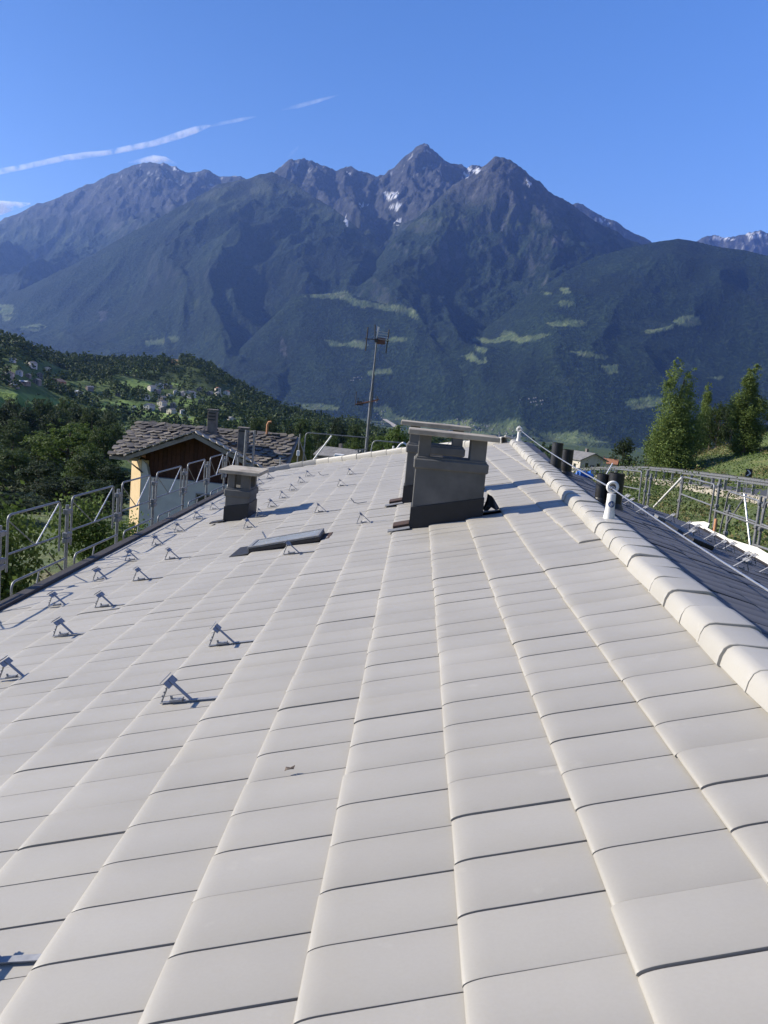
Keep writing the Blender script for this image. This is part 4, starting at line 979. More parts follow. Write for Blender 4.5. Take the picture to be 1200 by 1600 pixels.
for i, (px, py, y, w) in enumerate(sorted([(896, 688, 210, 13), (904, 692, 205, 12), (928, 689, 200, 13), (935, 695, 205, 12), (886, 697, 190, 16), (915, 700, 195, 16)])):
    put_tree('conifer', px, py, y, w, f'narrow dark conifer behind the small tiled roofs, {OR2[i]} from the left', GR, i)
# fruit trees close behind the left guardrail
PROTO['near'] = [tree_proto('fruit_tree', rblobs(16, 1.9, 2.2, 6.2, .75, s), 17000, .055, 'leaf_bright', 6.6, .12, 7, s, cl=20, sig=.28, up=.1, aspect=.7) for s in (21, 22)]
for i, (px, py, y, w, lb) in enumerate([(85, 768, 14.5, 330, 'sunlit leafy tree behind the second guardrail frame'), (150, 764, 19.5, 220, 'sunlit leafy tree near the yellow wall, reaching above the guardrail'), (20, 792, 11.5, 360, 'leafy tree at the left edge behind the nearest guardrail post'), (205, 800, 21, 150, 'low leafy tree below the yellow house corner')]):
    P = at_y(px, py, y); o = PROTO['near'][i % 2] if i < 2 else copy_tree(PROTO['near'][i % 2])
    g = float(near_ground(P[0:1], P[1:2])[0]); sc = w * y / F_PX / 4.6
    o.location = [min(float(P[0]), -6.2 - sc * 1.3), y, P[2] - 6.9 * (P[2] - g) / 6.9]; o.scale = (sc * 1.1, sc * 1.1, (P[2] - g) / 6.9); o.rotation_euler = (0, 0, 1.3 * i); tag(o, lb, 'tree', 'leafy trees behind the left scaffold')

# ------------------------------------------------------------------ forest on the left hill (a mass nobody could count)
g = np.random.default_rng(5); n_t = 15000
ta = g.uniform(-.60, .16, n_t); ty = np.sqrt(g.uniform(330 ** 2, 1500 ** 2, n_t)); tx = ta * ty; tz = near_ground(tx, ty)
Dm = np.interp(ta, HL[0], HL[2]); uu, vv = project(np.stack([tx, ty, tz], 1)); q = fbm(tx / 25, ty / 25, 3)
keep = (ty < Dm + 25)
for p in FIELDS: keep &= ~in_poly(uu + 2 * q, vv + q, p)
for p in dryp: keep &= ~in_poly(uu, vv, p)
VILL = [[(0, 560), (60, 560), (130, 590), (180, 605), (170, 622), (90, 612), (0, 604)], [(225, 595), (300, 598), (350, 605), (345, 628), (300, 645), (250, 645), (225, 632)], [(335, 600), (372, 603), (370, 630), (335, 628)]]
dens = np.where(fbm(tx / 110, ty / 110, 3) > -.25, 1, .45)
for p in VILL: dens = np.where(in_poly(uu, vv, p), .16, dens)
dens = np.where((ty < 560), .3, dens); dens = np.where((ty < 620) & (uu > 200) & (uu < 400) & (vv < 668), .12, dens)
keep &= g.random(n_t) < dens
idx = np.nonzero(keep)[0]; TV, TF = [], []; base = 0
protos = []
for s in range(5):
    bl = [((0, 0, .45), (.36, .36, .38)), ((.16, .1, .7), (.24, .24, .24)), ((-.15, -.1, .62), (.26, .26, .26))] if s < 3 else [((0, 0, .3), (.26, .26, .2)), ((0, 0, .55), (.18, .18, .2)), ((0, 0, .85), (.08, .08, .17))]
    v, f = leaf_cloud(bl, 64, .10, cl=4, sig=.15, seed=40 + s, up=.5, aspect=.8); protos.append(v)
pick = g.choice(5, len(idx), p=[.26, .26, .26, .11, .11]); ht = g.uniform(5, 11, len(idx)) * np.where(pick > 2, 1.25, 1); an = g.uniform(0, 6.28, len(idx))
for s in range(5):
    k = np.nonzero(pick == s)[0]; v = protos[s]; c, si = np.cos(an[k]), np.sin(an[k])
    X = (v[None, :, 0] * c[:, None] - v[None, :, 1] * si[:, None]) * ht[k, None]; Y = (v[None, :, 0] * si[:, None] + v[None, :, 1] * c[:, None]) * ht[k, None]; Z = v[None, :, 2] * ht[k, None]
    P = np.stack([X + tx[idx[k], None], Y + ty[idx[k], None], Z + tz[idx[k], None] - .3], -1).reshape(-1, 3); TV.append(P)
TV = np.concatenate(TV); TF = np.arange(len(TV)).reshape(-1, 4)
M['forest'] = leaf_mat('forest_leaf', (.022, .036, .012), (.06, .085, .025), .2)
fo = link('forest', np_mesh('forest', TV, TF, M['forest'])); tag(fo, 'dense wood covering the round hill and village slope at left', kind='stuff')

# ------------------------------------------------------------------ undergrowth on the bank and grass on the slope (uncountable)
def scatter(name, n, test, size, mat, label, seed, tall=1.0, box=(6, 60, 8, 110), jit=.3, up=.2):
    g = np.random.default_rng(seed); x = g.uniform(box[0], box[1], n * 4); y = g.uniform(box[2], box[3], n * 4); k = np.nonzero(test(x, y))[0][:n]; x, y = x[k], y[k]; z = near_ground(x, y)
    h = np.abs(g.normal(size=len(x))) * tall * (1 + .9 * fbm(x / 4, y / 4, 3)).clip(.1, 2.2)
    p = np.stack([x, y, z + h], 1); nr = g.normal(size=(len(x), 3)) + np.array([0, 0, up]); nr /= np.linalg.norm(nr, axis=1)[:, None]
    t = np.cross(nr, g.normal(size=(len(x), 3))); t /= np.linalg.norm(t, axis=1)[:, None]; b = np.cross(nr, t); s = (size * g.uniform(.6, 1.4, len(x)))[:, None]
    v = np.stack([p - t * s, p + b * s * .5, p + t * s, p - b * s * .5], 1).reshape(-1, 3)
    tag(link(name, np_mesh(name, v, np.arange(len(v)).reshape(-1, 4), M[mat])), label, kind='stuff')
def bank(x, y):
    sd, _ = rail_frame(x, y); return (sd < -.8) & (sd > -26) & (x > 7.5)
def slope_(x, y):
    sd, _ = rail_frame(x, y); return (sd > 11.6) & (sd < 60)
scatter('undergrowth', 70000, lambda x, y: bank(x, y) & (fbm(x / 5, y / 5, 3) > -.15), .075, 'leaf_mid', 'green scrub covering the bank below the road', 3, .55)
scatter('undergrowth', 26000, lambda x, y: bank(x, y) & (fbm(x / 5 + 50, y / 5, 3) > .1), .075, 'leaf_bright', 'brighter green bushes on the bank below the road', 4, .8)
scatter('dry_grass', 40000, lambda x, y: bank(x, y) & (fbm(x / 7 + 9, y / 7, 3) > -.05), .07, 'dry', 'brown dry grass on the bank below the guard rail', 5, .3)
scatter('meadow_grass', 50000, lambda x, y: slope_(x, y), .11, 'meadow_leaf' if 'meadow_leaf' in M else 'leaf_bright', 'green meadow grass on the slope above the road', 6, .14)
scatter('dry_grass', 24000, lambda x, y: slope_(x, y) & (fbm(x / 8 + 3, y / 8, 3) > .08), .11, 'dry', 'pale dry grass in patches on the slope above the road', 7, .28)

# ================================================================== NEIGHBOUR HOUSE WITH THE STONE ROOF
YH = 42.0
nb = empty('stone_roofed_house', at_y(300, 790, YH), label='house with a rough stone slab roof, dark timber gable and yellow corner', cat='house')
NI = Matrix.Translation(-nb.location)
def np_(mb, name, mat, bevel=0.0):
    o = mb.build(name, mat, None, bevel); o.parent = nb; o.matrix_parent_inverse = NI; return o
def nsub(mb, name, mat, parent, bevel=0.0):
    o = mb.build(name, mat, None, bevel); o.parent = parent; return o
eL = at_y(172, 706, YH); eR = at_y(447, 737, YH); pk = at_y(304, 678, YH - .35); gL = at_y(197, 713, YH - .35); gR = at_y(432, 746, YH - .35)
DEP = 3.9; rise = .40 * DEP
x0, x1 = float(eL[0]), float(eR[0]); ze = float((eL[2] + eR[2]) / 2)
rL = at_y(190, 652, YH + DEP); rR = at_y(452, 686, YH + DEP); zr = float((rL[2] + rR[2]) / 2)
tilt = math.atan2(zr - ze, DEP); SV = np.array([0, math.cos(tilt), math.sin(tilt)]); NV = np.array([0, -math.sin(tilt), math.cos(tilt)])
# main roof body (both sides) and cross gable body
def deckpart(xa, xb, yf):
    zf = ze + (zr - ze) * (yf - YH) / DEP
    mb = MB(); mb.prism([(xa, yf, zf - .05), (xa, YH + DEP, zr - .05), (xa, YH + 2 * DEP, ze - .05), (xa, YH + 2 * DEP, ze - .2), (xa, YH + DEP, zr - .22), (xa, yf, zf - .2)], (xb - xa, 0, 0)); np_(mb, 'roof_deck', M['fascia'])
gx0, gx1 = float(gL[0]) + .5, float(gR[0]) - .5
deckpart(x0, gx0, YH - .1); deckpart(gx0 + .002, gx1 - .002, YH + 2.2); deckpart(gx1, x1, YH - .1)
yb = YH + DEP * .9
mb = MB(); a, b, c = gL, pk, gR; D3 = np.array([0, yb - (YH - .35), 0]); dn = np.array([0, 0, -.16])
mb.prism([a, b, c, c + dn, b + dn, a + dn], D3); np_(mb, 'gable_roof_deck', M['fascia'])
mb = MB()
for p, q in ((gL, pk), (pk, gR)):
    dv = np.array([0, -.06, 0]); mb.prism([p + dv + (0, 0, .02), q + dv + (0, 0, .02), q + dv + (0, 0, -.19), p + dv + (0, 0, -.19)], (0, .05, 0))
np_(mb, 'barge_board', M['fascia'])
# slabs
slab_ms = []
for s in range(8):
    g = random.Random(s); w, d = .21, .27; k = []
    for cx, cy in ((-w, -d * .5), (-w * g.uniform(0, .5), -d * 1.15), (w * .4, -d * g.uniform(.85, 1.1)), (w, -d * .45), (w, d), (-w, d)): k.append((cx * g.uniform(.85, 1.12), cy * g.uniform(.86, 1.12), 0))
    m_ = MB(); m_.prism(k, (0, 0, .05)); o = m_.build('stone_slab', M['stone']); slab_ms.append(o.data); bpy.data.objects.remove(o)
slabs = []
def lay(P0, ux, us, un, L, nrow, ncol, rows0=0, keep=lambda p: True):
    for r in range(nrow):
        for c in range(ncol):
            p = P0 + ux * ((c + .5 + (.5 if r % 2 else 0)) * .41 + random.uniform(-.05, .05)) + us * ((r + .25) * .335 + random.uniform(-.04, .04)) + un * random.uniform(-.005, .03)
            if not keep(p): continue
            R = Matrix(np.stack([ux, us, un], 1).tolist()) @ Matrix.Rotation(random.gauss(0, .15), 3, 'Z') @ Matrix.Rotation(-.14 + random.gauss(0, .05), 3, 'X') @ Matrix.Rotation(random.gauss(0, .08), 3, 'Y')
            slabs.append((Matrix.Translation([float(v) for v in p]) @ (R * 1.0).to_4x4(), random.choice(slab_ms)))
pkx = float(pk[0])
def not_under_gable(p):
    h = pk[2] - abs(p[0] - pkx) * (pk[2] - gL[2]) / (pkx - gL[0]); return p[2] > h - .12 or p[1] > yb
lay(np.array([x0 - .05, YH - .12, ze]), np.array([1., 0, 0]), SV, NV, x1 - x0, int(DEP / math.cos(tilt) / .335) + 1, int((x1 - x0) / .41), 0, not_under_gable)
gs = pk - gR; Lr = math.hypot(gs[0], gs[2]); us = np.array([gs[0], 0, gs[2]]) / Lr; un = np.array([-us[2], 0, us[0]]);  un = un if un[2] > 0 else -un
lay(gR + np.array([0, -.05, 0]), np.array([0, 1., 0]), us, un, 3, int(Lr / .335) + 1, 9)
gs = pk - gL; Ll = math.hypot(gs[0], gs[2]); us = np.array([gs[0], 0, gs[2]]) / Ll; un = np.array([-us[2], 0, us[0]]); un = un if un[2] > 0 else -un
lay(gL + np.array([0, -.05, 0]), np.array([0, 1., 0]), us, un, 3, int(Ll / .335) + 1, 9)
M['stone_lit'] = simple('sunlit_verge_stone', (.26, .23, .19), (.40, .36, .30), 4, .9, 0, .8, .02)  # sunlight on the verge stones is put into this paler stone colour
vm = slab_ms[0].copy(); vm.materials[0] = M['stone_lit']
for p_, q_ in ((gL, pk), (gR, pk)):
    L_ = np.linalg.norm(q_ - p_); nn = int(L_ / .36); ux = (q_ - p_) / L_; un = np.array([-ux[2], 0, ux[0]]); un = un if un[2] > 0 else -un
    for i in range(nn):
        P_ = p_ + ux * (i + .5) * L_ / nn + np.array([0, .10, 0]) + un * (.075 + random.uniform(-.01, .03)); Rr = Matrix(np.stack([ux, np.array([0, 1., 0]), un], 1).tolist()) @ Matrix.Rotation(random.gauss(0, .08), 3, 'Z') @ Matrix.Rotation(-.12, 3, 'Y')
        o = bpy.data.objects.new('verge_slab', vm); COL.objects.link(o); o.parent = nb; o.matrix_parent_inverse = NI; o.matrix_basis = Matrix.Translation([float(v) for v in P_]) @ Rr.to_4x4()
random.shuffle(slabs); slabs.sort(key=lambda t: t[0].translation.y > YH + 3.0)
for Mx, me in slabs[:300]:
    o = bpy.data.objects.new('stone_slab', me); COL.objects.link(o); o.parent = nb; o.matrix_parent_inverse = NI; o.matrix_basis = Mx
V, Fq = [], []
for Mx, me in slabs[300:]:
    b = len(V); A = np.array(Mx); V += [tuple(A[:3, :3] @ np.array(v.co) + A[:3, 3]) for v in me.vertices]; Fq += [[b + i for i in p.vertices] for p in me.polygons]
if V:
    me = bpy.data.meshes.new('stone_slabs'); me.from_pydata(V, [], Fq); me.materials.append(M['stone']); o = link('stone_slabs', me, nb); o.matrix_parent_inverse = NI; o['kind'] = 'stuff'
# walls: recessed timber gable, pale parapet below, yellow chamfered corner
zg = -13.5
wL = at_y(222, 760, YH + .6)[0]; wR = at_y(440, 760, YH + .6)[0]
bz = float(at_y(250, 748, YH)[2])
mb = MB(); mb.prism([(wL + .1, YH + .7, zg), (wR, YH + .7, zg), (wR, YH + .7, gR[2] - .0), (pkx, YH + .7, pk[2] - .15), (wL + .1, YH + .7, gL[2] + .1)], (0, 5.6, 0)); np_(mb, 'wall', M['timber'])
nbrd = int((wR - wL - .2) / .22)
for i in range(nbrd):
    x = wL + .2 + i * .22; zt = pk[2] - .2 - abs(x - pkx) * .40
    mb = MB(); mb.box((x, YH + .68, (bz - .5 + zt) / 2), (.205, .03, max(.2, zt - bz + .5))); np_(mb, 'gable_board', M['timber'])
mb = MB(); mb.prism([(wL + .0, YH + .3, zg), (wR, YH + .3, zg), (wR, YH + .3, bz - .05), (wL, YH + .3, bz)], (0, .9, 0)); np_(mb, 'parapet_wall', M['white_wall'])
mb = MB(); mb.prism([(wL + .0, YH + .3, bz), (wL + .0, YH + .3, gL[2] - .15), (wL + .25, YH + .3, gL[2] - .35), (wL + .42, YH + .3, bz)], (0, .9, 0)); np_(mb, 'wall_return', M['white_wall'])
xl = float(at_y(194, 760, YH + .9)[0])
mb = MB(); mb.prism([(wL, YH + .28, zg), (xl, YH + 1.9, zg), (xl, YH + 1.9, ze - .15), (wL, YH + .28, gL[2] - .2)], (.3, .3, 0)); np_(mb, 'yellow_corner_wall', M['yellow'])
mb = MB(); mb.box((xl + .2, YH + 3.6, (zg + ze) / 2 - .1), (.3, 3, ze - zg - .2)); np_(mb, 'wall', M['yellow'])
mb = MB(); mb.tube([(xl - .05, YH + 1.0, ze - .25), (wL + .1, YH + .2, ze - .8)], .035, 6); np_(mb, 'downpipe', M['dark_metal'])
p = at_y(322, 782, YH + .28); mb = MB(); mb.box(p, (.95, .08, .55)); w_ = np_(mb, 'window', M['window']); mb = MB()
for a, b, cx, cz in ((1.05, .06, 0, .3), (1.05, .06, 0, -.3), (.06, .6, -.5, 0), (.06, .6, .5, 0)): mb.box(p + np.array([cx, -.03, cz]), (a, .08, b))
nsub(mb, 'frame', M['fascia'], w_)
w_.children[0].matrix_parent_inverse = Matrix.Identity(4)
p = at_y(206, 770, YH - .1)
def nb_chim(pxb, pyb, pyt, wpx, y, label, slots=True):
    B_ = at_y(pxb, pyb, y); T_ = at_y(pxb + 2, pyt, y); w = wpx * y / F_PX; h = T_[2] - B_[2]
    mb = MB(); mb.box((B_[0], B_[1], B_[2] + h / 2 - .3), (w, w, h + .5)); o = np_(mb, 'chimney', M['stone_chim'], .01); o['label'] = label
    for k in range(3 if slots else 1):
        mb = MB(); mb.box((B_[0], B_[1] - .02, T_[2] - .14 - k * .17), (w * .86, w + .02, .07)); nsub(mb, 'vent_slot', M['black'], o)
    mb = MB(); mb.box((B_[0], B_[1], T_[2] + .02), (w * 1.15, w * 1.15, .06)); nsub(mb, 'cap', M['stone_chim'], o, .01)
nb_chim(331, 680, 641, 13.5, YH + 2.2, 'taller chimney with dark slots')
nb_chim(379, 706, 669, 15, YH + 1.4, 'shorter square chimney', False)
B_ = at_y(417, 677, YH + 3.5); mb = MB(); mb.tube([B_ + (0, 0, -.4), B_ + (0, 0, .45), B_ + (.06, 0, .6), B_ + (.2, 0, .62)], .06, 8); np_(mb, 'flue_pipe', M['orange'])
mb = MB(); e2 = at_y(447, 742, YH - .25); mb.tube([(pkx + 3.0, YH - .25, ze - .22), (x1 + .1, YH - .25, ze - .26)], .07, 8); np_(mb, 'gutter', M['fascia'])

# ================================================================== SCAFFOLDS
def scaffold(name, label): return empty(name, (0, 0, 0), label=label, cat='scaffold', group='scaffolding around the house')
scl = scaffold('scaffold', 'steel scaffold guardrail with rounded frames running along the left eave')
def rounded(path, r=.10, n=5):
    out = [np.array(path[0], float)]
    for a, b, c in zip(path[:-2], path[1:-1], path[2:]):
        a, b, c = (np.array(q, float) for q in (a, b, c)); u = (a - b) / np.linalg.norm(a - b); v = (c - b) / np.linalg.norm(c - b); p, q = b + u * r, b + v * r
        for i in range(n + 1): t = i / n; out.append((1 - t) ** 2 * p + 2 * t * (1 - t) * b + t * t * q)
    out.append(np.array(path[-1], float)); return out
def guard_frame(par, p0, p1, q0, q1, legs=.14, r=.0165, vee=True):
    """p0,p1 top corners, q0,q1 ends of the lower rail"""
    p0, p1, q0, q1 = (np.array(v, float) for v in (p0, p1, q0, q1)); e0 = q0 + (q0 - p0) / np.linalg.norm(q0 - p0) * legs; e1 = q1 + (q1 - p1) / np.linalg.norm(q1 - p1) * legs
    mb = MB(); mb.tube(rounded([e0, p0, p1, e1]), r, 8); fr = mb.build('guard_frame', M['galv_dull'], par)
    mb = MB(); mb.tube([q0, q1], r * .9, 8); mb.build('lower_rail', M['galv_dull'], fr)
    if vee:
        m_ = q0 * .48 + q1 * .52; mb = MB(); mb.tube([p1 + (p0 - p1) * .04 + (q1 - p1) * .06, m_], r * .6, 6); mb.build('brace', M['galv'], fr)
        mb = MB(); mb.tube([p0 + (q0 - p0) * .12, m_ + (q0 - q1) * .02], r * .5, 6); mb.build('brace', M['galv_dull'], fr)
XS = -4.92
for a, b in [(6.1, 7.6), (8.15, 9.75), (10.28, 11.85), (12.26, 14.0), (14.4, 15.96), (16.36, 18.09), (18.6, 20.14), (20.65, 22.03), (22.5, 23.7)]:
    guard_frame(scl, (XS, a, -1.87 - .004 * a * .3), (XS, b, -1.90), (XS, a, -2.38), (XS, b, -2.40), .22 if a < 14 else .16)
    mb = MB(); mb.tube(rounded([(XS + .05, a + .05, -2.98), (XS + .05, a + .03, -2.74), (XS + .05, b + .1, -2.74)], .12), .016, 8); t_ = mb.build('toe_rail', M['galv_dull'], scl)
    mb = MB(); mb.tube([(XS + .05, a + .75, -2.95), (XS + .05, a + .83, -2.75)], .012, 6); mb.build('toe_brace', M['galv_dull'], t_)
for k, y in enumerate((5.9, 7.95, 10.08, 12.1, 14.22, 16.2, 18.35, 20.42, 22.3, 23.95)):
    mb = MB(); mb.tube([(XS, y, -10.5), (XS, y, -1.98)], .026, 10); p = mb.build('post', M['galv_dull'], scl)
    for z in (-2.08, -2.42, -2.50):
        mb = MB(); mb.box((XS + .0, y + .0, z), (.08, .13, .075)); mb.box((XS + .02, y + .08, z), (.05, .06, .05)); mb.build('coupler', M['galv_dull'], p, .008)
mb = MB()
for dx in (-.12, .12): mb.tube([(XS + .25 + dx, 24.2, -9), (XS + .25 + dx, 24.2, -1.35)], .035, 8)
for z in np.arange(-3.2, -1.4, .3): mb.tube([(XS + .13, 24.2, z), (XS + .37, 24.2, z)], .015, 6)
mb.build('ladder_post', M['galv_dull'], scl)
# far gable scaffold
scg = scaffold('scaffold', 'thin scaffold poles and rounded rails standing behind the far white verge')
def pole(par, a, b, y, r=.024, mat='galv_dull', name='post', y2=None):
    mb = MB(); mb.tube([at_y(*a, y), at_y(*b, y2 or y)], r, 8); return mb.build(name, M[mat], par)
pole(scg, (463, 740), (469, 678), 28.5); pole(scg, (472, 740), (477, 683), 28.5); pole(scg, (482, 729), (518, 681), 28.3, .026, 'white', 'raking_pole')
mb = MB(); mb.tube(rounded([at_y(477, 690, 28.5), at_y(478, 676, 28.5), at_y(575, 684, 28.7)], .12), .018, 8); mb.build('top_rail', M['galv_dull'], scg)
mb = MB(); mb.tube(rounded([at_y(578, 716, 28), at_y(583, 688, 28), at_y(638, 693, 28), at_y(636, 712, 28)], .16), .02, 8); mb.build('top_rail', M['galv_dull'], scg)
pole(scg, (566, 722), (567, 703), 28.2); pole(scg, (559, 722), (560, 702), 28.2); pole(scg, (613, 712), (615, 697), 27.5, .03, 'white')
mb = MB(); mb.tube([at_y(555, 703, 28.2), at_y(573, 702, 28.2)], .02, 6); mb.build('ledger', M['galv_dull'], scg)
mb = MB(); mb.box(at_y(466, 708, 28.4), (.1, .1, .18)); mb.build('coupler', M['white'], scg, .01)
mb = MB(); mb.box(at_y(530, 712, 28.6), (.32, .3, .10)); mb.build('junction_box', M['white'], scg, .01)
mb = MB(); A_ = at_y(445, 745, 28.6); B_ = at_y(640, 715, 28.2); mb.prism([A_ + (0, 0, -.35), B_ + (0, 0, -.45), B_ + (0, .8, -.45), A_ + (0, .8, -.35)], (0, 0, -.05)); mb.build('plank', M['wood'], scg)
mb = MB(); mb.tube([at_y(437, 745, 27.6), at_y(438, 715, 27.6)], .02, 6); mb.build('post', M['galv'], scg)
# posts down to the ground
for px in (466, 566, 615): P = at_y(px, 735, 28.5); mb = MB(); mb.tube([P, (P[0], P[1], -11)], .024, 8); mb.build('post', M['galv_dull'], scg)
# right scaffold
scr = scaffold('scaffold', 'bright steel scaffold frames standing beyond the dark slope on the right')
XR_ = 5.6
R_ = lambda px, py: at_x(px, py, XR_)
guard_frame(scr, R_(1187, 783), R_(1139, 768), R_(1182, 816), R_(1132, 799), .75, .017, False)
guard_frame(scr, R_(1117, 757), R_(1068, 745), R_(1112, 790), R_(1064, 772), .5, .018, False)
guard_frame(scr, R_(1003, 737), R_(962, 733), R_(1000, 765), R_(960, 757), .3, .018, False)
guard_frame(scr, R_(1260, 800), R_(1197, 784), R_(1255, 845), R_(1190, 819), .75, .017, False)
for (a, b) in (((1163, 772), (1172, 852)), ((1166, 773), (1134, 822))):
    mb = MB(); mb.tube([R_(*a), R_(*b)], .017, 6); mb.build('brace', M['galv'], scr)
for (a, b) in (((1188, 775), (1179, 856)), ((1194, 778), (1186, 858)), ((1125, 748), (1119, 800)), ((1143, 790), (1131, 830)), ((1013, 735), (1005, 785)), ((1021, 741), (1009, 786)), ((1066, 745), (1061, 790))):
    A_, B_ = R_(*a), R_(*b); mb = MB(); B_ = np.array([A_[0], (A_[1] + B_[1]) / 2, -9.5]); A_ = np.array([A_[0], B_[1], A_[2]]); mb.tube([A_, B_], .026, 8); p = mb.build('post', M['galv_dull'], scr)
    
    for dz in (-.12, -.5): mb = MB(); mb.box(A_ + (0, 0, dz), (.075, .075, .06)); mb.build('coupler', M['galv_dull'], p, .01)
mb = MB(); mb.tube([R_(1066, 746), at_x(1022, 792, 5.9)], .026, 8); mb.build('raking_pole', M['white'], scr)
mb = MB(); mb.tube([at_x(957, 724, 8), at_x(941, 752, 7)], .022, 8); mb.build('raking_pole', M['white'], scr)
for (a, b) in (((1115, 797), (1240, 840)), ((1178, 851), (1260, 880))):
    mb = MB(); mb.tube([R_(*a), R_(*b)], .02, 8); mb.build('ledger', M['galv_dull'], scr)
for y0, y1 in ((8, 14.6), (14.7, 21.4)):
    mb = MB(); mb.box((XR_ + .2, (y0 + y1) / 2, -3.6), (.6, y1 - y0, .05)); mb.build('plank', M['wood'], scr)
# white sheet hung along the right scaffold
mb = MB(); topl = [(1060, 824), (1078, 819), (1095, 817), (1108, 815), (1113, 818), (1118, 826), (1126, 832), (1136, 837), (1150, 842), (1170, 849), (1190, 856), (1215, 866), (1260, 885)]
vs = []; n_ = len(topl)
for i, q in enumerate(topl):
    P = R_(*q)
    for k in range(6): vs.append(P + np.array([-.10 + .05 * math.sin(i * 2.1 + k * .7) - .03 * k, .04 * math.sin(i * 1.3 + k), -.16 * k]))
mb.add(vs, [(i * 6 + k, (i + 1) * 6 + k, (i + 1) * 6 + k + 1, i * 6 + k + 1) for i in range(n_ - 1) for k in range(5)], True)
o = mb.build('white_sheet', M['sheet']); o.modifiers.new('t', 'SOLIDIFY').thickness = .006; tag(o, 'long white protective sheet hung along the scaffold beside the dark slope', 'sheet')
mb = MB(); A_ = at_x(1119, 811, 5.6); B_ = at_x(1114, 844, 5.55); mb.tube([A_, B_], .03, 6); tag(mb.build('wooden_stake', M['orange']), 'short orange wooden stake standing beside the white sheet', 'stake')
# blue plastic
def crumple(name, pts, mat, seed, label, cat, amp=.12, group=None):
    g = random.Random(seed); (ax, ay), (bx, by), y = pts; A_ = at_y(ax, ay, y); B_ = at_y(bx, by, y); L = B_[0] - A_[0]; H = max(.2, A_[2] - B_[2]); vs, fs = [], []; n1, n2 = 16, 12
    for i in range(n1 + 1):
        t = i / n1
        for j in range(n2):
            a = 2 * math.pi * j / n2; r = .5 * (1 - .55 * abs(2 * t - 1) ** 3) * (1 + amp * 2.2 * g.uniform(-1, 1)); vs.append((A_[0] + L * t, y + r * H * 1.2 * math.cos(a), (A_[2] + B_[2]) / 2 + r * H * math.sin(a)))
    for i in range(n1):
        for j in range(n2): fs.append((i * n2 + j, (i + 1) * n2 + j, (i + 1) * n2 + (j + 1) % n2, i * n2 + (j + 1) % n2))
    fs += [tuple(range(n2))[::-1], tuple(range(n1 * n2, n1 * n2 + n2))]
    mb = MB(); mb.add(vs, fs, True); tag(mb.build(name, M[mat]), label, cat, group)
crumple('blue_tarp', ((616, 703), (645, 713), 26.8), 'blue', 1, 'bright blue rolled tarp lying behind the verge left of the big chimneys', 'tarp', .1, 'blue plastic sheets')
crumple('blue_tarp', ((900, 735), (926, 752), 24), 'blue', 2, 'crumpled blue plastic by the flue pipes on the right', 'tarp', .25, 'blue plastic sheets')
mb = MB(); y = 27.2; mb.tube(rounded([at_y(617, 705, y), at_y(627, 692, y), at_y(633, 692, y), at_y(641, 704, y)], .1), .03, 6); tag(mb.build('hose_loop', M['white']), 'pale loop of hose standing over the blue rolled tarp', 'hose')

# ================================================================== TV AERIAL
yA = 29.5; b0 = at_y(569, 722, yA); b1 = at_y(591, 510, yA)
ant = empty('tv_antenna', b0, label='tall grey television aerial mast with two sets of elements behind the far verge', cat='aerial'); AI = Matrix.Translation(-ant.location)
def apart(mb, name, mat):
    o = mb.build(name, M[mat]); o.parent = ant; o.matrix_parent_inverse = AI; return o
mb = MB(); mid = b0 + (b1 - b0) * .52; mb.tube([b0 + (0, 0, -2.5), mid], .05, 10); mb.tube([mid + (0, 0, -.1), b1], .034, 10, True, .022); apart(mb, 'mast', 'galv_dull')
A_ = lambda px, py, dy=0: at_y(px, py, yA + dy)
mb = MB(); mb.tube([A_(556, 632, -.2), A_(592, 624, .1)], .022, 6); apart(mb, 'boom', 'rust')
for px, a, b in ((555, 634, 612), (558, 630, 622), (588, 629, 619), (566, 634, 625), (580, 630, 620)): mb = MB(); mb.tube([A_(px, a, -.2), A_(px + 2, b, -.2)], .013, 5); apart(mb, 'element', 'dark_metal')
for dy in (-.5, -.25, .2, .45): mb = MB(); mb.tube([A_(561 + dy * 10, 631, dy), A_(590, 626, dy)], .010, 5); apart(mb, 'element', 'rust')
mb = MB(); mb.box(A_(562, 630, -.2), (.16, .12, .14)); apart(mb, 'junction_box', 'dark_metal')
mb = MB(); mb.tube([A_(570, 529), A_(608, 533)], .014, 6); apart(mb, 'boom', 'dark_metal')
for (a, b, r, mt) in (((575, 511), (571, 548), .022, 'dark_metal'), ((608, 515), (603, 552), .022, 'dark_metal'), ((586, 507), (586, 530), .02, 'dark_metal'), ((592, 511), (588, 530), .026, 'white')): mb = MB(); mb.tube([A_(*a, -.1), A_(*b, -.1)], r, 6); apart(mb, 'element', mt)
for k in range(4): mb = MB(); mb.tube([A_(588, 517 + 4 * k, -.15), A_(606, 520 + 4 * k, -.15)], .008, 5); apart(mb, 'reflector_rod', 'galv')
mb = MB(); mb.box(A_(595, 533, -.1), (.30, .08, .20)); apart(mb, 'reflector', 'rust')
mb = MB(); mb.box(A_(588, 532, -.15), (.12, .12, .12)); apart(mb, 'junction_box', 'dark_metal')
mb = MB(); mb.tube([b0 + (.1, -.04, 0), mid + (.07, -.03, -.5), mid + (.05, -.03, .6)], .008, 5); apart(mb, 'cable', 'black')

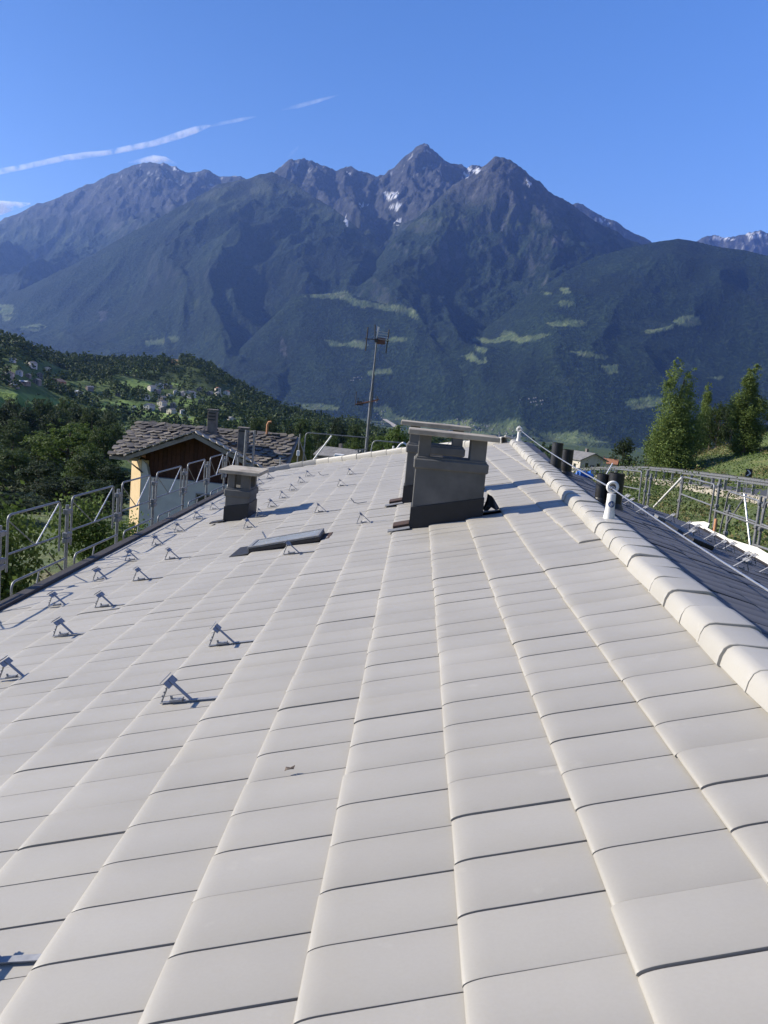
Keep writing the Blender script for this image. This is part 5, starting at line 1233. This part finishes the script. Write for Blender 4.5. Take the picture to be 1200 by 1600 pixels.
# ================================================================== HOUSES
def house_proto(name, wall, roof_m, w=8, d=10, h=5, pitch=.45, ov=.5, hip=False):
    root = empty(name)
    mb = MB(); r = w / 2 * pitch; mb.prism([(-w / 2, -d / 2, -3), (w / 2, -d / 2, -3), (w / 2, -d / 2, h), (0, -d / 2, h + r), (-w / 2, -d / 2, h)], (0, d, 0)); mb.build('wall', M[wall], root)
    for s in (-1, 1):
        e = (w / 2 + ov); mb = MB(); z0 = h - ov * pitch + .02; mb.prism([(0, -d / 2 - ov, h + r + .02), (s * e, -d / 2 - ov, z0), (s * e, -d / 2 - ov, z0 + .22), (0, -d / 2 - ov, h + r + .24)], (0, d + 2 * ov, 0)); ro = mb.build('roof', M[roof_m], root)
    mb = MB(); mb.box((w * .2, d * .1, h + r + .3), (.7, .7, 1.5)); mb.build('chimney', M['stone_chim'], root)
    for x in (-w * .25, w * .2):
        for z in (h * .25, h * .7):
            mb = MB(); mb.box((x, -d / 2 - .01, z), (1.0, .1, 1.2)); mb.build('window', M['window'], root)
    for y in (-d * .25, d * .25):
        mb = MB(); mb.box((-w / 2 - .01, y, h * .6), (.1, 1.0, 1.2)); mb.build('window', M['window'], root)
    return root
M['v_grey'] = simple('grey_slab_roof', (.13, .125, .12), (.22, .21, .2), 1.2, .8, 0, .4, .05)
M['v_pale'] = simple('pale_sheet_roof', (.32, .33, .34), (.42, .43, .44), 1, .6)
M['v_brown'] = simple('brown_roof', (.10, .065, .05), (.16, .1, .08), 1.2, .9)
M['v_red'] = simple('orange_tile_roof', (.26, .11, .06), (.34, .16, .09), 1.2, .9)
M['v_cream'] = simple('cream_wall', (.5, .45, .36), (.6, .55, .45), .8, .9)
M['v_pink'] = simple('pink_wall', (.5, .36, .3), (.58, .43, .37), .8, .9)
M['v_brick'] = simple('brick_wall', (.28, .13, .08), (.36, .18, .11), .8, .9)
M['v_valley'] = simple('far_house', (.10, .10, .095), (.24, .23, .21), .02, .9)
HP = {'white_grey': house_proto('village_house', 'white_wall', 'v_grey'), 'cream_grey': house_proto('village_house', 'v_cream', 'v_grey', 9, 9, 4.5, .4), 'white_pale': house_proto('village_house', 'white_wall', 'v_pale', 8, 12, 3.5, .35),
      'pink_brown': house_proto('village_house', 'v_pink', 'v_brown', 9, 9, 6, .4), 'brick': house_proto('village_house', 'v_brick', 'v_brown', 10, 9, 6, .35), 'cream_red': house_proto('village_house', 'v_cream', 'v_red', 8, 9, 5, .4), 'stone_grey': house_proto('village_house', 'stone_chim', 'v_grey', 7, 9, 4.5, .45), 'barn': house_proto('barn', 'stone_chim', 'v_pale', 9, 20, 3, .3)}
hused = set()
def put_house(kind, px, py, wpx, rz, label, group='houses of the hillside village', y=None):
    P = ground_at(px, py, 330) if y is None else at_y(px, py, y)
    src = HP[kind]; o = src if kind not in hused else copy_tree(src); hused.add(kind); s = wpx * P[1] / F_PX / 9.0
    o.location = [float(v) for v in P]; o.scale = (s, s, s); o.rotation_euler = (0, 0, rz); tag(o, label, 'house' if kind != 'barn' else 'barn', group)
put_house('pink_brown', 12, 594, 17, .3, 'pinkish white house at the far left edge of the village')
put_house('barn', 20, 604, 9, 1.25, 'long low barn with a pale roof, nearest the left edge'); put_house('barn', 36, 600, 10, 1.2, 'long pale roofed barn right of the pinkish house')
put_house('brick', 89, 608, 18, -.3, 'orange brown house in the middle of the upper village')
put_house('cream_grey', 103, 612, 13, .4, 'pale house right beside the orange brown one'); put_house('white_pale', 121, 617, 12, .8, 'low white house at the lower end of the upper village')
put_house('white_pale', 249, 606, 13, .2, 'tall pale blue grey house at the top of the lower village'); put_house('white_grey', 297, 622, 14, -.3, 'broad white house in the middle of the lower village')
put_house('cream_red', 340, 612, 9, .5, 'cream house with an orange roof on the right of the lower village'); put_house('cream_red', 354, 616, 8, -.2, 'small cream house right of the orange roofed one')
put_house('cream_grey', 361, 660, 12, .6, 'small yellow hut with a pale roof on the green strip behind the stone roof')

for i, (px, py, w) in enumerate([(50, 574, 11), (62, 590, 11), (74, 580, 9), (58, 600, 12), (20, 566, 9), (140, 610, 10), (165, 618, 9), (184, 618, 9), (30, 586, 10), (44, 590, 9),
        (237, 610, 10), (262, 608, 11), (275, 616, 9), (246, 615, 9), (227, 624, 10), (255, 627, 12), (286, 618, 9), (312, 612, 10), (341, 619, 9), (328, 618, 9), (340, 628, 9), (315, 631, 10), (253, 634, 11), (270, 636, 10), (233, 641, 13), (254, 644, 13), (268, 646, 11), (279, 641, 9), (286, 647, 10), (358, 634, 10), (382, 655, 9), (398, 657, 8), (243, 622, 9), (302, 640, 9), (265, 622, 9)]):
    put_house(['white_grey', 'stone_grey', 'cream_grey', 'stone_grey'][i % 4], px, py, w, random.uniform(-.8, .8), 'small grey roofed house among the trees of the ' + ('upper village at the left edge' if px < 200 else 'lower village behind the stone roof'))
put_house('cream_red', 487, 645, 8, .2, 'lone cream house on the dark wooded slope behind the aerial')
# roofs just past the house
put_house('stone_grey', 530, 743, 62, 1.2, 'low stone slab roof peeping over the verge left of the aerial', 'roofs just past the far gable', 62)
put_house('stone_grey', 588, 742, 40, 1.0, 'second low slab roof at the foot of the aerial mast', 'roofs just past the far gable', 75)
put_house('cream_grey', 908, 742, 50, .5, 'grey gabled roof left of the orange tiled one beyond the flue pipes', 'roofs beyond the right slope', 112)
put_house('cream_red', 944, 742, 34, 1.3, 'orange tiled roof beyond the flue pipes, left of the round dark tree', 'roofs beyond the right slope', 125)
put_house('white_grey', 818, 734, 30, 1.0, 'pale flat roof just past the ridge end anchor', 'roofs beyond the right slope', 130)
# scattered far houses on the valley floor: too many and too small to pick apart
g = np.random.default_rng(9); mb = MB()
for (px, py, sx, sy, n_) in ((745, 672, 28, 6, 26), (590, 655, 12, 8, 14), (720, 662, 20, 5, 16), (585, 628, 6, 3, 10), (832, 630, 14, 4, 16), (556, 593, 8, 4, 8), (690, 676, 18, 3, 14), (795, 680, 15, 5, 12)):
    for _ in range(n_):
        u, v = px + g.normal() * sx * .6, py + g.normal() * sy * .6; r = ray(u, v); r = r / r[1]; ys = np.arange(3950, 9000, 25.); P = r[None] * ys[:, None]; zz, _, _ = mountains(P[:, 0] / P[:, 1], P[:, 1]); b = np.nonzero(P[:, 2] < zz)[0]
        if len(b):
            p = P[b[0]]; w = g.uniform(6, 11); mb.box((p[0], p[1], zz[b[0]] + 3), (w, w * .8, 7), np.array(Matrix.Rotation(g.uniform(0, 3), 3, 'Z')), (.45, .9))
tag(mb.build('valley_village', M['v_valley']), 'tiny pale houses of the town on the valley floor', kind='stuff')
# motorway in the valley
mb = MB(); pts = []
for (u, v) in ((586, 634), (583, 638), (586, 643), (594, 650), (604, 657), (614, 663), (622, 670)):
    r = ray(u, v); r = r / r[1]; pts.append(r * (VALLEY + 14) / r[2])
vs = []
for i, p in enumerate(pts): vs += [p + np.array([-14, 0, 0]), p + np.array([14, 0, 0])]
mb.add(vs + [np.array(v) - (0, 0, 8) for v in vs], [(2 * i, 2 * i + 1, 2 * i + 3, 2 * i + 2) for i in range(len(pts) - 1)]); tag(mb.build('valley_road', M['cap_top']), kind='structure', label='pale road curving across the valley floor')
# sprinkler water
def spray(px, py, w, h, label, arcx):
    P = ground_at(px, py, 330); s = P[1] / F_PX; g = np.random.default_rng(px); n_ = 500; t = g.random(n_); X = arcx * w * t * s; Z = h * s * (4 * t * (1 - .8 * t)) * .6 + g.normal(size=n_) * .10 * (1 + 3 * t); p = P + np.stack([X + g.normal(size=n_) * .5 * t, g.normal(size=n_) * (.3 + 2 * t), Z], 1)
    d = .10 * g.uniform(.5, 1.4, (n_, 1)); v = np.stack([p + d * (0, 0, 1.6), p + d * (1, 0, 0), p + d * (0, 0, -1.6), p - d * (1, 0, 0)], 1).reshape(-1, 3)
    tag(link('water_spray', np_mesh('water_spray', v, np.arange(4 * n_).reshape(-1, 4), M['white'])), label, 'water spray', 'sprinklers on the field')
spray(207, 643, 6, 10, 'white sprinkler jet on the green field, left one', .5); spray(272, 655, 26, 8, 'wider white sprinkler arc on the field behind the stone roof', 1)

# ================================================================== AIR
mb = MB(); mb.box((0, 7200, 1430), (24000, 17700, 3340)); m, n, l = new_mat('air'); n.remove(n['Principled BSDF'])
pv = n.new('ShaderNodeVolumePrincipled'); pv.inputs['Color'].default_value = (.27, .46, 1.0, 1); pv.inputs['Density'].default_value = 3.1e-5; pv.inputs['Anisotropy'].default_value = .5
l.new(pv.outputs[0], n['Material Output'].inputs['Volume'])
tag(mb.build('haze', m), kind='stuff', label='thin blue haze filling the valley air')

# ------------------------------------------------------------------ vapour trail and small clouds, far behind the range and above the haze
def cloud_mat(name, dens, scale, lo, hi):
    m, n, l = new_mat(name); n.remove(n['Principled BSDF']); v = n.new('ShaderNodeVolumePrincipled'); v.inputs['Color'].default_value = (1, 1, 1, 1); v.inputs['Anisotropy'].default_value = .1
    x = noise_node(n, l, scale, 5, .6); r = ramp(n, [(lo, (0, 0, 0)), (hi, (1, 1, 1))]); l.new(x.outputs[0], r.inputs[0])
    k = n.new('ShaderNodeMath'); k.operation = 'MULTIPLY'; k.inputs[1].default_value = dens; l.new(r.outputs[0], k.inputs[0]); l.new(k.outputs[0], v.inputs['Density']); l.new(v.outputs[0], n['Material Output'].inputs['Volume'])
    return m
def trail(name, pts, dist, mat, label, group='thin clouds in the blue sky'):
    P = [at_y(u_, v_, dist) for u_, v_, _ in pts]; R_ = [w * .65 * dist / F_PX / 2 for _, _, w in pts]
    c0 = P[0].copy(); mb = MB(); mb.tube([p - c0 for p in P], R_, 12); o = mb.build(name, mat); o.location = [float(v) for v in c0]; tag(o, label, 'cloud', group, 'stuff'); return o
ct = cloud_mat('vapour', .0065, 1 / 420, .36, .72); cf = cloud_mat('thin_vapour', .003, 1 / 700, .38, .8); cp = cloud_mat('puff', .008, 1 / 380, .42, .68)
trail('vapour_trail', [(-120, 290, 14), (-40, 275, 15), (0, 268, 14), (50, 258, 13), (95, 248, 14), (130, 243, 15), (165, 239, 12), (200, 232, 14), (240, 224, 14), (275, 213, 17), (305, 203, 16), (322, 198, 9), (330, 196, 3)], 30000, ct, 'long white vapour trail slanting across the left sky')
trail('vapour_trail', [(318, 200, 4), (345, 193, 8), (375, 187, 9), (400, 182, 3)], 30000, cf, 'faint tail at the right end of the vapour trail')
trail('vapour_trail', [(440, 172, 3), (465, 166, 10), (495, 158, 9), (530, 148, 3)], 30000, cf, 'very faint wisp high above the middle peak')
trail('cloud', [(200, 254, 3), (218, 252, 12), (240, 249, 20), (258, 250, 16), (276, 256, 4)], 19000, cp, 'small white cloud touching the left summit')
trail('cloud', [(450, 246, 3), (457, 239, 9), (464, 232, 6), (467, 228, 2)], 19000, cf, 'tiny wisp over the middle ridge')
trail('cloud', [(-140, 335, 60), (-60, 330, 52), (-20, 328, 44), (15, 322, 24), (48, 318, 4)], 30000, cp, 'white cloud at the left edge above the mountain slope')
